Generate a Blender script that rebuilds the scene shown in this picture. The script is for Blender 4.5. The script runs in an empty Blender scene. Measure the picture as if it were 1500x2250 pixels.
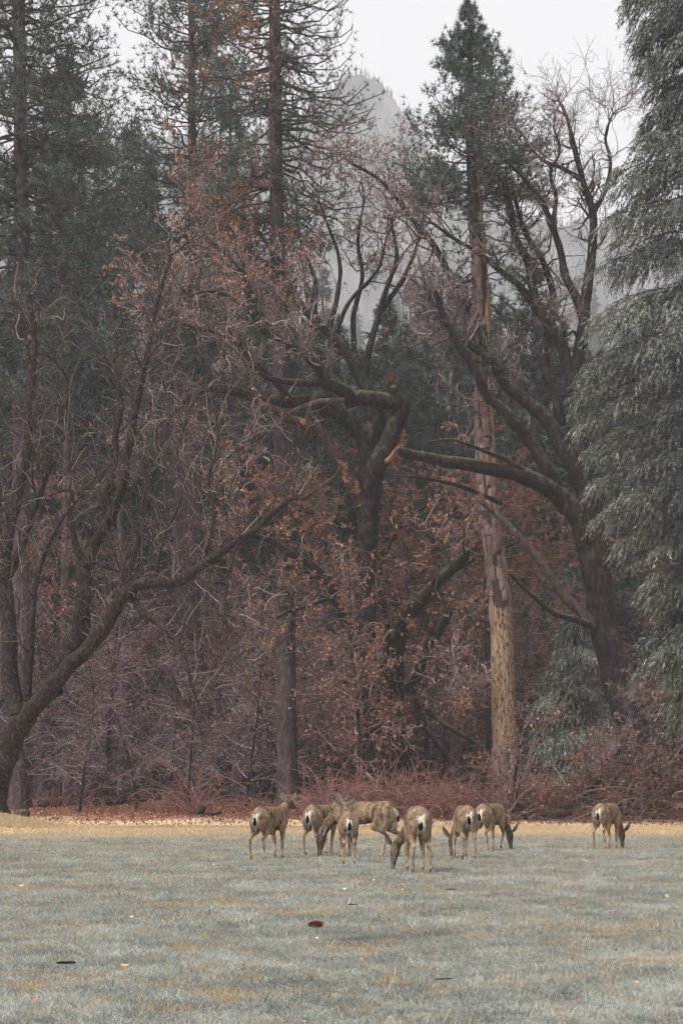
import bpy, math, random
import numpy as np
from mathutils import Vector

# ------------------------------------------------------------------ camera, light, exposure
scene = bpy.context.scene
COL = scene.collection
CAM_H, FPX, HZ = 0.97, 3600.0, 1762.0     # eye height (m), focal length (px of the 1500 px wide photo), horizon row
cam_data = bpy.data.cameras.new('camera')
cam_data.sensor_fit = 'VERTICAL'
cam_data.sensor_height = 36.0
cam_data.lens = 36.0 * FPX / 2250.0
cam_data.shift_y = (HZ - 1125.0) / 2250.0
cam_data.clip_start = 0.1
cam_data.clip_end = 6000.0
cam = bpy.data.objects.new('camera', cam_data)
cam.location = (0, 0, CAM_H)
cam.rotation_euler = (math.radians(90), 0, 0)
COL.objects.link(cam)
scene.camera = cam

SUN_EL, SUN_AZ = math.radians(50), math.radians(228)   # high, a little behind the camera, veiled by cloud
world = bpy.data.worlds.new('World')
scene.world = world
world.use_nodes = True
wn, wl = world.node_tree.nodes, world.node_tree.links
wn.clear()
w_out = wn.new('ShaderNodeOutputWorld')
w_bg = wn.new('ShaderNodeBackground')
w_bg.inputs['Strength'].default_value = 0.0472
w_sky = wn.new('ShaderNodeTexSky')
w_sky.sky_type = 'NISHITA'
w_sky.sun_disc = False
w_sky.sun_elevation = SUN_EL
w_sky.sun_rotation = SUN_AZ
w_mix = wn.new('ShaderNodeMixRGB')                      # overcast: a white cloud sheet over nearly all of the blue
w_mix.inputs['Fac'].default_value = 0.93
w_mix.inputs['Color2'].default_value = (8.55, 8.55, 8.70, 1)
wl.new(w_sky.outputs['Color'], w_mix.inputs['Color1'])
wl.new(w_mix.outputs['Color'], w_bg.inputs['Color'])
wl.new(w_bg.outputs['Background'], w_out.inputs['Surface'])

sun_d = bpy.data.lights.new('sun', 'SUN')
sun_d.energy = 1.5
sun_d.angle = math.radians(14)
sun_d.color = (1.0, 0.96, 0.9)
sun = bpy.data.objects.new('sun', sun_d)
sun.rotation_euler = (math.radians(90) - SUN_EL, 0, math.radians(180) - SUN_AZ)
COL.objects.link(sun)

scene.view_settings.view_transform = 'Standard'
scene.view_settings.look = 'None'
scene.view_settings.exposure = 1.38
scene.view_settings.gamma = 1.0
scene.view_settings.use_curve_mapping = False
scene.render.engine = 'CYCLES'
scene.cycles.max_bounces = 5
scene.cycles.diffuse_bounces = 4
scene.cycles.glossy_bounces = 1
scene.cycles.transmission_bounces = 1
scene.cycles.volume_bounces = 1
scene.cycles.use_denoising = True

rng = np.random.default_rng(7)

# ------------------------------------------------------------------ helpers
def P(px, py, Y):
    """point of the place seen at photo pixel (px, py), Y metres away"""
    s = Y / FPX
    return np.array([(px - 750.0) * s, Y, CAM_H + (HZ - py) * s])

def nrm(v):
    return v / np.maximum(np.linalg.norm(v, axis=-1, keepdims=True), 1e-9)

def smooth01(a, b, x):
    t = np.clip((x - a) / (b - a), 0, 1)
    return t * t * (3 - 2 * t)

def make_mesh(name, V, F, tint=None, smooth=False, mat=None, vcol=None, fmat=None):
    """V (n,3); F list of (m,3)/(m,4) arrays; tint per face; vcol per vertex"""
    me = bpy.data.meshes.new(name)
    F = [np.asarray(f, dtype=np.int32) for f in (F if isinstance(F, list) else [F]) if len(f)]
    me.vertices.add(len(V))
    me.vertices.foreach_set('co', np.ascontiguousarray(V, dtype=np.float32).ravel())
    nl = sum(f.size for f in F); npoly = sum(len(f) for f in F)
    me.loops.add(nl); me.polygons.add(npoly)
    me.loops.foreach_set('vertex_index', np.concatenate([f.ravel() for f in F]))
    tot = np.concatenate([np.full(len(f), f.shape[1], np.int32) for f in F])
    start = np.concatenate([[0], np.cumsum(tot)[:-1]]).astype(np.int32)
    me.polygons.foreach_set('loop_start', start)
    try: me.polygons.foreach_set('loop_total', tot)
    except Exception: pass
    me.polygons.foreach_set('use_smooth', np.full(npoly, bool(smooth)))
    if fmat is not None:
        me.polygons.foreach_set('material_index', np.asarray(fmat, np.int32))
    if tint is not None:
        a = me.attributes.new('tint', 'FLOAT', 'FACE')
        a.data.foreach_set('value', np.asarray(tint, np.float32))
    if vcol is not None:
        a = me.color_attributes.new('coat', 'FLOAT_COLOR', 'POINT')
        c = np.concatenate([vcol, np.ones((len(V), 1))], 1)
        a.data.foreach_set('color', c.astype(np.float32).ravel())
    me.update(calc_edges=True)
    me.validate()
    for m in (mat if isinstance(mat, list) else [mat]):
        if m is not None: me.materials.append(m)
    return me

def link(name, me, parent=None, loc=None, kind=None, label=None, cat=None, group=None):
    o = bpy.data.objects.new(name, me)
    COL.objects.link(o)
    if parent is not None: o.parent = parent
    if loc is not None: o.location = loc
    if kind: o['kind'] = kind
    if label: o['label'] = label
    if cat: o['category'] = cat
    if group: o['group'] = group
    return o

def thing(name, label, cat, loc, group=None, rz=0.0):
    o = bpy.data.objects.new(name, None)
    o.empty_display_size = 0.3
    COL.objects.link(o)
    o.location = [float(x) for x in loc]
    o.rotation_euler = (0, 0, rz)
    o['label'] = label; o['category'] = cat
    if group: o['group'] = group
    return o

def dup(root, loc, rz=0.0, scl=1.0, label=None, group=None):
    r = root.copy(); COL.objects.link(r)
    r.location = [float(x) for x in loc]; r.rotation_euler = (0, 0, rz)
    r.scale = (scl, scl, scl) if np.isscalar(scl) else scl
    if label: r['label'] = label
    if group: r['group'] = group
    for ch in list(root.children):
        c = ch.copy(); COL.objects.link(c); c.parent = r
        for g in ch.children:
            d = g.copy(); COL.objects.link(d); d.parent = c
    return r

# ---- curves
def catmull(pts, n):
    pts = np.asarray(pts, float)
    p = np.vstack([2 * pts[0] - pts[1], pts, 2 * pts[-1] - pts[-2]])
    seg = np.linalg.norm(np.diff(pts, axis=0), axis=1)
    cum = np.concatenate([[0], np.cumsum(seg)])
    u = np.linspace(0, cum[-1], n)
    i = np.clip(np.searchsorted(cum, u, 'right') - 1, 0, len(seg) - 1)
    t = ((u - cum[i]) / seg[i])[:, None]
    a, b, c, d = p[i], p[i + 1], p[i + 2], p[i + 3]
    return 0.5 * ((2 * b) + (c - a) * t + (2 * a - 5 * b + 4 * c - d) * t ** 2 + (3 * b - a - 3 * c + d) * t ** 3)

def bump_field(V, freq, seed, n=5):
    r = np.random.default_rng(seed)
    K = nrm(r.normal(size=(n, 3))) * freq * r.uniform(0.6, 1.6, (n, 1))
    ph = r.uniform(0, 6.28, n)
    return np.sin(V @ K.T + ph).sum(-1) / n

def tubes(C, R, sides, bump=0.0, freq=6.0, seed=0, fine=0.0):
    """C (T,n,3), R (T,n) -> verts, quads (, cap polygons)"""
    C = np.asarray(C, float); R = np.asarray(R, float)
    T, n, _ = C.shape
    t = np.empty_like(C)
    t[:, 1:-1] = C[:, 2:] - C[:, :-2]; t[:, 0] = C[:, 1] - C[:, 0]; t[:, -1] = C[:, -1] - C[:, -2]
    t = nrm(t)
    ref = np.zeros((T, 3)); k = np.argmin(np.abs(t[:, 0]), axis=1); ref[np.arange(T), k] = 1
    u = nrm(np.cross(t[:, 0], ref))
    ang = np.arange(sides) / sides * 2 * math.pi
    ca, sa = np.cos(ang)[None, :, None], np.sin(ang)[None, :, None]
    V = np.empty((T, n, sides, 3))
    for i in range(n):
        u = nrm(u - t[:, i] * np.sum(u * t[:, i], -1, keepdims=True))
        w = np.cross(t[:, i], u)
        off = ca * u[:, None] + sa * w[:, None]
        r = R[:, i][:, None, None]
        if bump:
            f = 1 + bump * bump_field(C[:, i][:, None] + off * r * 1.0, freq, seed)[..., None]
            if fine: f = f + fine * bump_field(C[:, i][:, None] + off * r, freq * 3.1, seed + 5)[..., None]
            r = r * f
        V[:, i] = C[:, i][:, None] + off * r
    idx = np.arange(T * n * sides).reshape(T, n, sides)
    a = idx[:, :-1]; b = idx[:, 1:]
    q = np.stack([a, np.roll(a, -1, 2), np.roll(b, -1, 2), b], -1).reshape(-1, 4)
    return V.reshape(-1, 3), q

def grow(S, D, L, n, wig, up, r):
    """T curves that wander from S along D; up bends them (+ up, - down)"""
    T = len(S); C = np.empty((T, n, 3)); C[:, 0] = S
    d = nrm(D); seg = (L / (n - 1))[:, None]
    up = np.broadcast_to(np.asarray(up, float), (T,))
    for i in range(1, n):
        d = d + r.normal(0, wig, (T, 3)); d[:, 2] += up
        d = nrm(d); C[:, i] = C[:, i - 1] + d * seg
    return C

def spawn(C, R, N, t0, t1, a0, a1, r, upbias=0.0, power=1.0, back=0.0):
    """N child starts on the curves C: start, direction, parent radius there, parent length"""
    T, n, _ = C.shape
    L = np.linalg.norm(np.diff(C, axis=1), axis=2).sum(1)
    w = L ** power
    k = r.choice(T, N, p=w / w.sum())
    u = r.uniform(t0, t1, N) * (n - 1)
    i = np.minimum(u.astype(int), n - 2); f = (u - i)[:, None]
    p = C[k, i] * (1 - f) + C[k, i + 1] * f
    tan = nrm(C[k, i + 1] - C[k, i])
    rad = R[k, i] * (1 - f[:, 0]) + R[k, i + 1] * f[:, 0]
    rv = r.normal(size=(N, 3)); rv[:, 2] += upbias; rv[:, 1] += back
    perp = nrm(rv - tan * np.sum(rv * tan, -1, keepdims=True))
    a = np.radians(r.uniform(a0, a1, N))[:, None]
    return p, np.cos(a) * tan + np.sin(a) * perp, rad, L[k]

def taper(r0, n, end=0.35):
    return np.asarray(r0)[:, None] * np.linspace(1, end, n)[None, :]

def join(parts):
    """[(V, F, tint)] -> V, [tri list, quad list], tint in that order"""
    Vs, T3, T4, t3, t4, o = [], [], [], [], [], 0
    for V, F, t in parts:
        Vs.append(V); F = np.asarray(F)
        t = np.broadcast_to(np.asarray(t, float), (len(F),))
        if F.shape[1] == 3: T3.append(F + o); t3.append(t)
        else: T4.append(F + o); t4.append(t)
        o += len(V)
    F = []; tt = []
    if T3: F.append(np.concatenate(T3)); tt += t3
    if T4: F.append(np.concatenate(T4)); tt += t4
    return np.concatenate(Vs), F, np.concatenate(tt)

def blades(p, d, L, W, r, flat=None):
    """one thin triangle per row: base p, direction d, length L, width W"""
    rv = r.normal(size=p.shape) if flat is None else flat
    s = nrm(np.cross(d, rv)) * (W * 0.5)[:, None]
    V = np.stack([p - s, p + s, p + d * L[:, None]], 1).reshape(-1, 3)
    return V, np.arange(len(V)).reshape(-1, 3)

def leafquads(p, d, L, W, r):
    """a lens-shaped leaf of two triangles, folded a little along its rib"""
    s = nrm(np.cross(d, r.normal(size=p.shape)))
    nn = np.cross(s, d) * (W * 0.25)[:, None]
    m = p + d * (L * 0.5)[:, None] + nn
    w = s * (W * 0.5)[:, None]
    V = np.stack([p, m + w, p + d * L[:, None], m - w], 1).reshape(-1, 3)
    return V, np.arange(len(V)).reshape(-1, 4)

# ------------------------------------------------------------------ materials
class NT:
    def __init__(s, name, rough=0.85, spec=0.15):
        s.m = bpy.data.materials.new(name); s.m.use_nodes = True
        s.n, s.l = s.m.node_tree.nodes, s.m.node_tree.links
        s.b = s.n['Principled BSDF']
        s.b.inputs['Roughness'].default_value = rough
        s.b.inputs['Specular IOR Level'].default_value = spec
    def new(s, t, **k):
        n = s.n.new(t)
        for a, v in k.items(): setattr(n, a, v)
        return n
    def set(s, sock, v):
        if hasattr(v, 'links') or hasattr(v, 'is_linked'): s.l.new(v, sock)
        else: sock.default_value = v
    def coord(s, kind='Object', scale=(1, 1, 1)):
        if kind == 'World':
            c = s.new('ShaderNodeNewGeometry').outputs['Position']
        else:
            c = s.new('ShaderNodeTexCoord').outputs[kind]
        mp = s.new('ShaderNodeMapping'); mp.inputs['Scale'].default_value = scale
        s.l.new(c, mp.inputs['Vector']); return mp.outputs['Vector']
    def noise(s, vec, scale, detail=4, rough=0.6, lac=2.0):
        n = s.new('ShaderNodeTexNoise'); s.l.new(vec, n.inputs['Vector'])
        n.inputs['Scale'].default_value = scale; n.inputs['Detail'].default_value = detail
        n.inputs['Roughness'].default_value = rough
        return n.outputs['Fac']
    def voronoi(s, vec, scale, feature='F1', out='Distance', rnd=1.0):
        n = s.new('ShaderNodeTexVoronoi', feature=feature); s.l.new(vec, n.inputs['Vector'])
        n.inputs['Scale'].default_value = scale; n.inputs['Randomness'].default_value = rnd
        return n.outputs[out]
    def attr(s, name, out='Fac', typ='GEOMETRY'):
        n = s.new('ShaderNodeAttribute'); n.attribute_name = name; n.attribute_type = typ
        return n.outputs[out]
    def ramp(s, fac, stops, mode='LINEAR'):
        n = s.new('ShaderNodeValToRGB'); e = n.color_ramp.elements
        n.color_ramp.interpolation = mode
        while len(e) < len(stops): e.new(0.5)
        for x, (p, c) in zip(e, stops):
            x.position = p; x.color = (*c, 1) if len(c) == 3 else c
        s.l.new(fac, n.inputs['Fac']); return n.outputs['Color']
    def mix(s, fac, a, b, mode='MIX'):
        n = s.new('ShaderNodeMixRGB', blend_type=mode)
        for sock, v in zip(n.inputs, (fac, a, b)):
            if isinstance(v, tuple) and len(v) == 3: v = (*v, 1)
            s.set(sock, v)
        return n.outputs['Color']
    def math(s, op, a, b=0.0, clamp=False):
        n = s.new('ShaderNodeMath', operation=op); n.use_clamp = clamp
        s.set(n.inputs[0], a); s.set(n.inputs[1], b); return n.outputs[0]
    def step(s, v, a, b):
        n = s.new('ShaderNodeMapRange'); n.interpolation_type = 'SMOOTHSTEP'
        s.set(n.inputs['Value'], v); n.inputs['From Min'].default_value = a; n.inputs['From Max'].default_value = b
        return n.outputs['Result']
    def color(s, c): s.set(s.b.inputs['Base Color'], (*c, 1) if isinstance(c, tuple) else c)
    def bump(s, h, strength=0.5, dist=0.05):
        n = s.new('ShaderNodeBump'); n.inputs['Strength'].default_value = strength; n.inputs['Distance'].default_value = dist
        s.l.new(h, n.inputs['Height']); s.l.new(n.outputs['Normal'], s.b.inputs['Normal'])

def bark_mat(name, dark, light, moss=None, scale=1.0, stretch=0.3, amt=0.5, bump=0.7):
    t = NT(name, 0.92, 0.1)
    v = t.coord('Object', (1, 1, stretch))
    n1 = t.noise(v, 7 * scale, 6, 0.7)
    n2 = t.noise(t.coord('Object'), 1.3 * scale, 3)
    c = t.ramp(n1, [(0.3, dark), (0.52, tuple(0.62 * a + 0.38 * b for a, b in zip(dark, light))), (0.64, light), (0.8, tuple(1.7 * b for b in light))])
    fur = t.noise(t.coord('Object', (1, 1, stretch * 0.6)), 16 * scale, 3, 0.6)
    c = t.mix(t.step(fur, 0.42, 0.30), c, dark)
    c = t.mix(t.step(n2, 0.35, 0.7), c, t.mix(1.0, c, (0.62, 0.6, 0.62), 'MULTIPLY'))
    if moss:
        g = t.new('ShaderNodeNewGeometry'); sx = t.new('ShaderNodeSeparateXYZ'); t.l.new(g.outputs['Normal'], sx.inputs[0])
        up = t.math('ADD', sx.outputs['Z'], t.math('MULTIPLY', t.math('SUBTRACT', t.noise(t.coord('Object'), 3.5, 4), 0.5), 2.2))
        c = t.mix(t.math('MULTIPLY', t.step(up, 0.2, 0.95), amt), c, moss)
    t.color(c); t.bump(n1, bump, 0.06)
    return t.m

def tint_mat(name, stops, rough=0.8, spec=0.15, var=None, trans=0.0):
    t = NT(name, rough, spec)
    c = t.ramp(t.attr('tint'), stops)
    if var:
        n = t.noise(t.coord('World'), var[0], 2)
        c = t.mix(t.step(n, 0.35, 0.65), c, t.mix(1.0, c, var[1], 'MULTIPLY'))
    t.color(c)
    if trans:
        tr = t.new('ShaderNodeBsdfTranslucent'); t.l.new(c, tr.inputs['Color'])
        mx = t.new('ShaderNodeMixShader'); mx.inputs[0].default_value = trans
        t.l.new(t.b.outputs[0], mx.inputs[1]); t.l.new(tr.outputs[0], mx.inputs[2])
        t.l.new(mx.outputs[0], t.n['Material Output'].inputs['Surface'])
    return t.m

M = {}
M['oak_bark'] = bark_mat('oak_bark', (0.008, 0.006, 0.006), (0.062, 0.048, 0.047), moss=(0.125, 0.112, 0.066), amt=0.75)
M['apple_bark'] = bark_mat('apple_bark', (0.006, 0.004, 0.004), (0.10, 0.072, 0.066), moss=(0.07, 0.055, 0.035), amt=0.25, scale=1.6, stretch=0.6)
M['dead_wood'] = bark_mat('dead_wood', (0.04, 0.03, 0.03), (0.19, 0.15, 0.145), stretch=0.15)
M['pine_bark'] = bark_mat('pine_bark', (0.04, 0.029, 0.031), (0.17, 0.125, 0.132), scale=0.9, stretch=0.22, bump=1.0)
M['heartwood'] = bark_mat('heartwood', (0.19, 0.085, 0.05), (0.46, 0.27, 0.155), stretch=0.12)
M['twig'] = tint_mat('twig', [(0, (0.035, 0.026, 0.028)), (0.45, (0.155, 0.115, 0.118)), (0.85, (0.37, 0.285, 0.29)), (1, (0.52, 0.44, 0.44))])
M['apple_twig'] = tint_mat('apple_twig', [(0, (0.025, 0.017, 0.017)), (0.55, (0.09, 0.062, 0.056)), (0.8, (0.20, 0.15, 0.13)), (1, (0.38, 0.325, 0.295))])
M['cane'] = tint_mat('cane', [(0, (0.12, 0.05, 0.05)), (0.5, (0.27, 0.13, 0.115)), (1, (0.45, 0.27, 0.23))])
M['rust_leaf'] = tint_mat('rust_leaf', [(0, (0.10, 0.045, 0.038)), (0.4, (0.28, 0.125, 0.09)), (0.75, (0.50, 0.25, 0.165)), (1, (0.72, 0.48, 0.34))], 0.7, 0.25, trans=0.35)
M['needle'] = tint_mat('needle', [(0, (0.036, 0.048, 0.041)), (0.5, (0.098, 0.124, 0.106)), (0.85, (0.18, 0.215, 0.187)), (0.9, (0.20, 0.085, 0.045)), (1, (0.38, 0.17, 0.085))], 0.6, 0.3)
M['far_needle'] = tint_mat('far_needle', [(0, (0.028, 0.038, 0.034)), (0.6, (0.07, 0.09, 0.08)), (1, (0.125, 0.15, 0.132))], 0.7, 0.2)
M['cedar_spray'] = tint_mat('cedar_spray', [(0, (0.035, 0.04, 0.033)), (0.45, (0.145, 0.157, 0.132)), (0.8, (0.30, 0.315, 0.265)), (1, (0.50, 0.505, 0.44))], 0.55, 0.35)
# ------------------------------------------------------------------ ground, mountain
MOUND = (P(0, 1762, 54)[0] - 0.5, 54.5)
def ground_z(x, y):
    x = np.asarray(x, float); y = np.asarray(y, float)
    z = 0.30 * smooth01(64, 73, y) + 0.85 * smooth01(72, 102, y) + 2.5 * smooth01(100, 170, y) + 30 * smooth01(150, 420, y) + 150 * smooth01(340, 820, y) + 60 * smooth01(420, 1100, y)
    r2 = ((x - MOUND[0]) / 1.9) ** 2 + ((y - MOUND[1]) / 2.6) ** 2
    z = z + 0.55 * np.exp(-r2)
    z = z + 0.012 * np.sin(x * 0.9 + 1.3) * np.sin(y * 0.55) + 0.02 * np.sin(x * 0.31 + y * 0.17)
    far = smooth01(66, 80, y)
    z = z + far * (0.10 * np.sin(x * 0.8 + y * 0.5) * np.sin(x * 0.37 - y * 0.9 + 2) + 0.05 * np.sin(2.3 * x + 1.1 * y))
    return z
def gz(x, y): return float(ground_z(x, y))
def PG(px, Y):
    """ground point under photo column px at distance Y"""
    x = (px - 750) * Y / FPX
    return np.array([x, Y, gz(x, Y)])

def build_ground():
    ys = np.concatenate([np.linspace(-30, 4, 10), np.linspace(5, 45, 50), np.linspace(45.5, 110, 130), np.linspace(111, 300, 40), np.linspace(306, 1800, 44)])
    us = np.concatenate([np.linspace(-1, -0.13, 22)[:-1], np.linspace(-0.13, 0.13, 100), np.linspace(0.13, 1, 22)[1:]])
    wid = np.interp(ys, [-30, 5, 60, 110, 300, 1800], [260, 260, 300, 320, 480, 1150])
    Y = np.repeat(ys[:, None], len(us), 1); X = us[None, :] * wid[:, None]
    V = np.stack([X, Y, ground_z(X, Y)], -1).reshape(-1, 3)
    idx = np.arange(len(ys) * len(us)).reshape(len(ys), len(us))
    F = np.stack([idx[:-1, :-1], idx[:-1, 1:], idx[1:, 1:], idx[1:, :-1]], -1).reshape(-1, 4)
    t = NT('ground', 0.95, 0.05)
    c = ground_color(t)
    t.color(c)
    t.bump(t.noise(t.coord('World'), 18, 5, 0.7), 0.6, 0.06)
    link('ground', make_mesh('ground', V, F, smooth=True, mat=t.m), kind='structure')

def ground_color(t, blade=False):
    """colour of lawn and litter by place: frosted grey-green turf, tan dead patches, straw edge, rust litter under the trees"""
    w = t.coord('World')
    flat = t.coord('World', (1, 1, 0))
    g = t.new('ShaderNodeNewGeometry'); sx = t.new('ShaderNodeSeparateXYZ'); t.l.new(g.outputs['Position'], sx.inputs[0])
    big = t.noise(flat, 0.45, 3); mid = t.noise(flat, 2.3, 5, 0.68); fine = t.noise(flat, 30, 3, 0.7)
    if blade:
        grass = t.ramp(t.attr('tint', typ='INSTANCER'), [(0, (0.17, 0.185, 0.17)), (0.45, (0.35, 0.362, 0.325)), (1, (0.72, 0.725, 0.66))])
    else:
        grass = t.ramp(fine, [(0.3, (0.16, 0.17, 0.155)), (0.7, (0.46, 0.475, 0.44))])
    grass = t.mix(t.step(t.noise(flat, 1.6, 4), 0.40, 0.60), grass, t.mix(1.0, grass, (0.80, 0.81, 0.82), 'MULTIPLY'))
    tan = t.ramp(fine, [(0.3, (0.28, 0.19, 0.105)), (0.6, (0.54, 0.41, 0.25)), (0.75, (0.70, 0.57, 0.38))])
    p = t.math('ADD', t.math('MULTIPLY', mid, 0.75), t.math('MULTIPLY', big, 0.35))
    patch = t.step(p, 0.565, 0.66)
    c = t.mix(t.math('MULTIPLY', patch, 0.7), grass, tan)
    fleck = t.step(t.noise(flat, 7.5, 5, 0.75), 0.55, 0.61)
    c = t.mix(t.math('MULTIPLY', fleck, 0.55), c, tan)
    # straw edge and litter, wandering with noise
    yy = t.math('ADD', sx.outputs['Y'], t.math('MULTIPLY', t.math('SUBTRACT', t.noise(flat, 0.22, 4), 0.5), 18))
    yy = t.math('ADD', yy, t.math('MULTIPLY', t.math('SUBTRACT', mid, 0.5), 9))
    straw = t.ramp(t.noise(flat, 9, 4, 0.7), [(0.3, (0.30, 0.18, 0.10)), (0.5, (0.64, 0.49, 0.31)), (0.7, (0.82, 0.68, 0.48))])
    c = t.mix(t.math('MULTIPLY', t.step(yy, 39, 54), 0.97), c, straw)
    litter = t.ramp(t.noise(flat, 6, 5, 0.75), [(0.3, (0.06, 0.03, 0.02)), (0.5, (0.17, 0.075, 0.04)), (0.7, (0.33, 0.17, 0.09))])
    c = t.mix(t.step(yy, 67, 74), c, litter)
    dark = t.ramp(t.noise(flat, 3, 4), [(0.3, (0.03, 0.02, 0.018)), (0.7, (0.10, 0.06, 0.05))])
    return t.mix(t.step(yy, 86, 105), c, dark)

build_ground()

def build_mountain():
    # a granite shoulder rising into the mist, 1.6 km away
    Y0 = 1600.0
    prof_px = np.array([-900, -300, 200, 500, 640, 700, 745, 775, 800, 822, 850, 872, 895, 915, 935, 990, 1060, 1150, 1300, 1500, 2000, 2600])
    prof_py = np.array([680, 400, 310, 310, 280, 236, 172, 148, 156, 172, 206, 226, 252, 280, 340, 395, 440, 480, 500, 540, 640, 800])
    xs = np.linspace(-840, 840, 400)
    zs_t = np.linspace(0, 1, 70)
    px = xs / Y0 * FPX + 750
    top = CAM_H + (HZ - np.interp(px, prof_px, prof_py)) * Y0 / FPX
    r = np.random.default_rng(5)
    jag = sum(np.interp(xs, np.linspace(-840, 840, n), r.normal(0, a, n)) for n, a in ((60, 5.5), (160, 3.0), (400, 1.6)))
    top = top + jag
    base = 150.0
    X = np.repeat(xs[None], len(zs_t), 0)
    Z = base + (top - base)[None] * zs_t[:, None]
    V = np.stack([X, np.zeros_like(X), Z], -1)
    rel = (Z - base)
    yy = Y0 - 100 * (1 - zs_t[:, None]) ** 1.3 - 0.12 * (top.max() - top)[None]
    q = np.stack([X * 0.015, np.zeros_like(X), Z * 0.0052], -1)
    yy = yy + 20 * bump_field(q, 1.0, 1) + 10 * bump_field(q, 2.7, 2) + 5.0 * bump_field(q, 7, 3) + 2.5 * bump_field(q, 16, 9)
    V[..., 1] = yy
    back = V[-1].copy(); back[:, 1] += 60; back[:, 2] -= 40
    V = np.concatenate([V, back[None]], 0)
    n0, n1 = V.shape[:2]
    idx = np.arange(n0 * n1).reshape(n0, n1)
    F = np.stack([idx[:-1, :-1], idx[:-1, 1:], idx[1:, 1:], idx[1:, :-1]], -1).reshape(-1, 4)
    t = NT('granite', 0.9, 0.1)
    v = t.coord('World', (1, 1, 0.35))
    rock = t.ramp(t.noise(v, 0.042, 8, 0.7), [(0.35, (0.07, 0.07, 0.075)), (0.6, (0.22, 0.22, 0.225)), (0.75, (0.33, 0.33, 0.34))])
    wood = t.step(t.noise(t.coord('World'), 0.022, 6, 0.65), 0.42, 0.56)
    t.color(t.mix(wood, rock, (0.05, 0.06, 0.055)))
    t.bump(t.noise(v, 0.07, 6), 1.0, 5.0)
    mo = link('mountain', make_mesh('mountain', V.reshape(-1, 3), F, smooth=True, mat=t.m), kind='structure')
    # the trees that fringe its ledges and skyline, far too small and many to count
    n = 2600
    k = r.integers(0, n1, n); row = np.where(r.random(n) < 0.22, n0 - 2, r.integers(28, n0 - 1, n))
    p = V[row, k] + r.normal(0, 0.8, (n, 3)) * [1, 0.5, 0]
    h = r.uniform(4, 10, n)
    pts = []
    for s in range(6):
        f0, f1 = s / 6, (s + 1.6) / 6
        a = r.uniform(0, 6.28, n); rad = h * 0.17 * (1 - f0) + 0.1
        for q in range(3):
            aa = a + q * 2.1
            d = np.stack([np.cos(aa) * rad, np.sin(aa) * rad, -h * 0.06], -1)
            b = p + np.stack([0 * h, 0 * h, h * f0], -1)
            pts.append(np.stack([b + np.stack([0 * h, 0 * h, h * 0.3], -1), b + d, b + d * 0.3 + np.stack([-np.sin(aa) * rad * 0.7, np.cos(aa) * rad * 0.7, 0 * h], -1)], 1))
    VV = np.concatenate(pts).reshape(-1, 3)
    link('mountain_forest', make_mesh('mountain_forest', VV, np.arange(len(VV)).reshape(-1, 3), tint=np.tile(r.random(n), 18), mat=M['far_needle']), kind='stuff',
         label='sparse dark conifers fringing the ledges and skyline of the misty mountain', cat='forest')
build_mountain()
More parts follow.
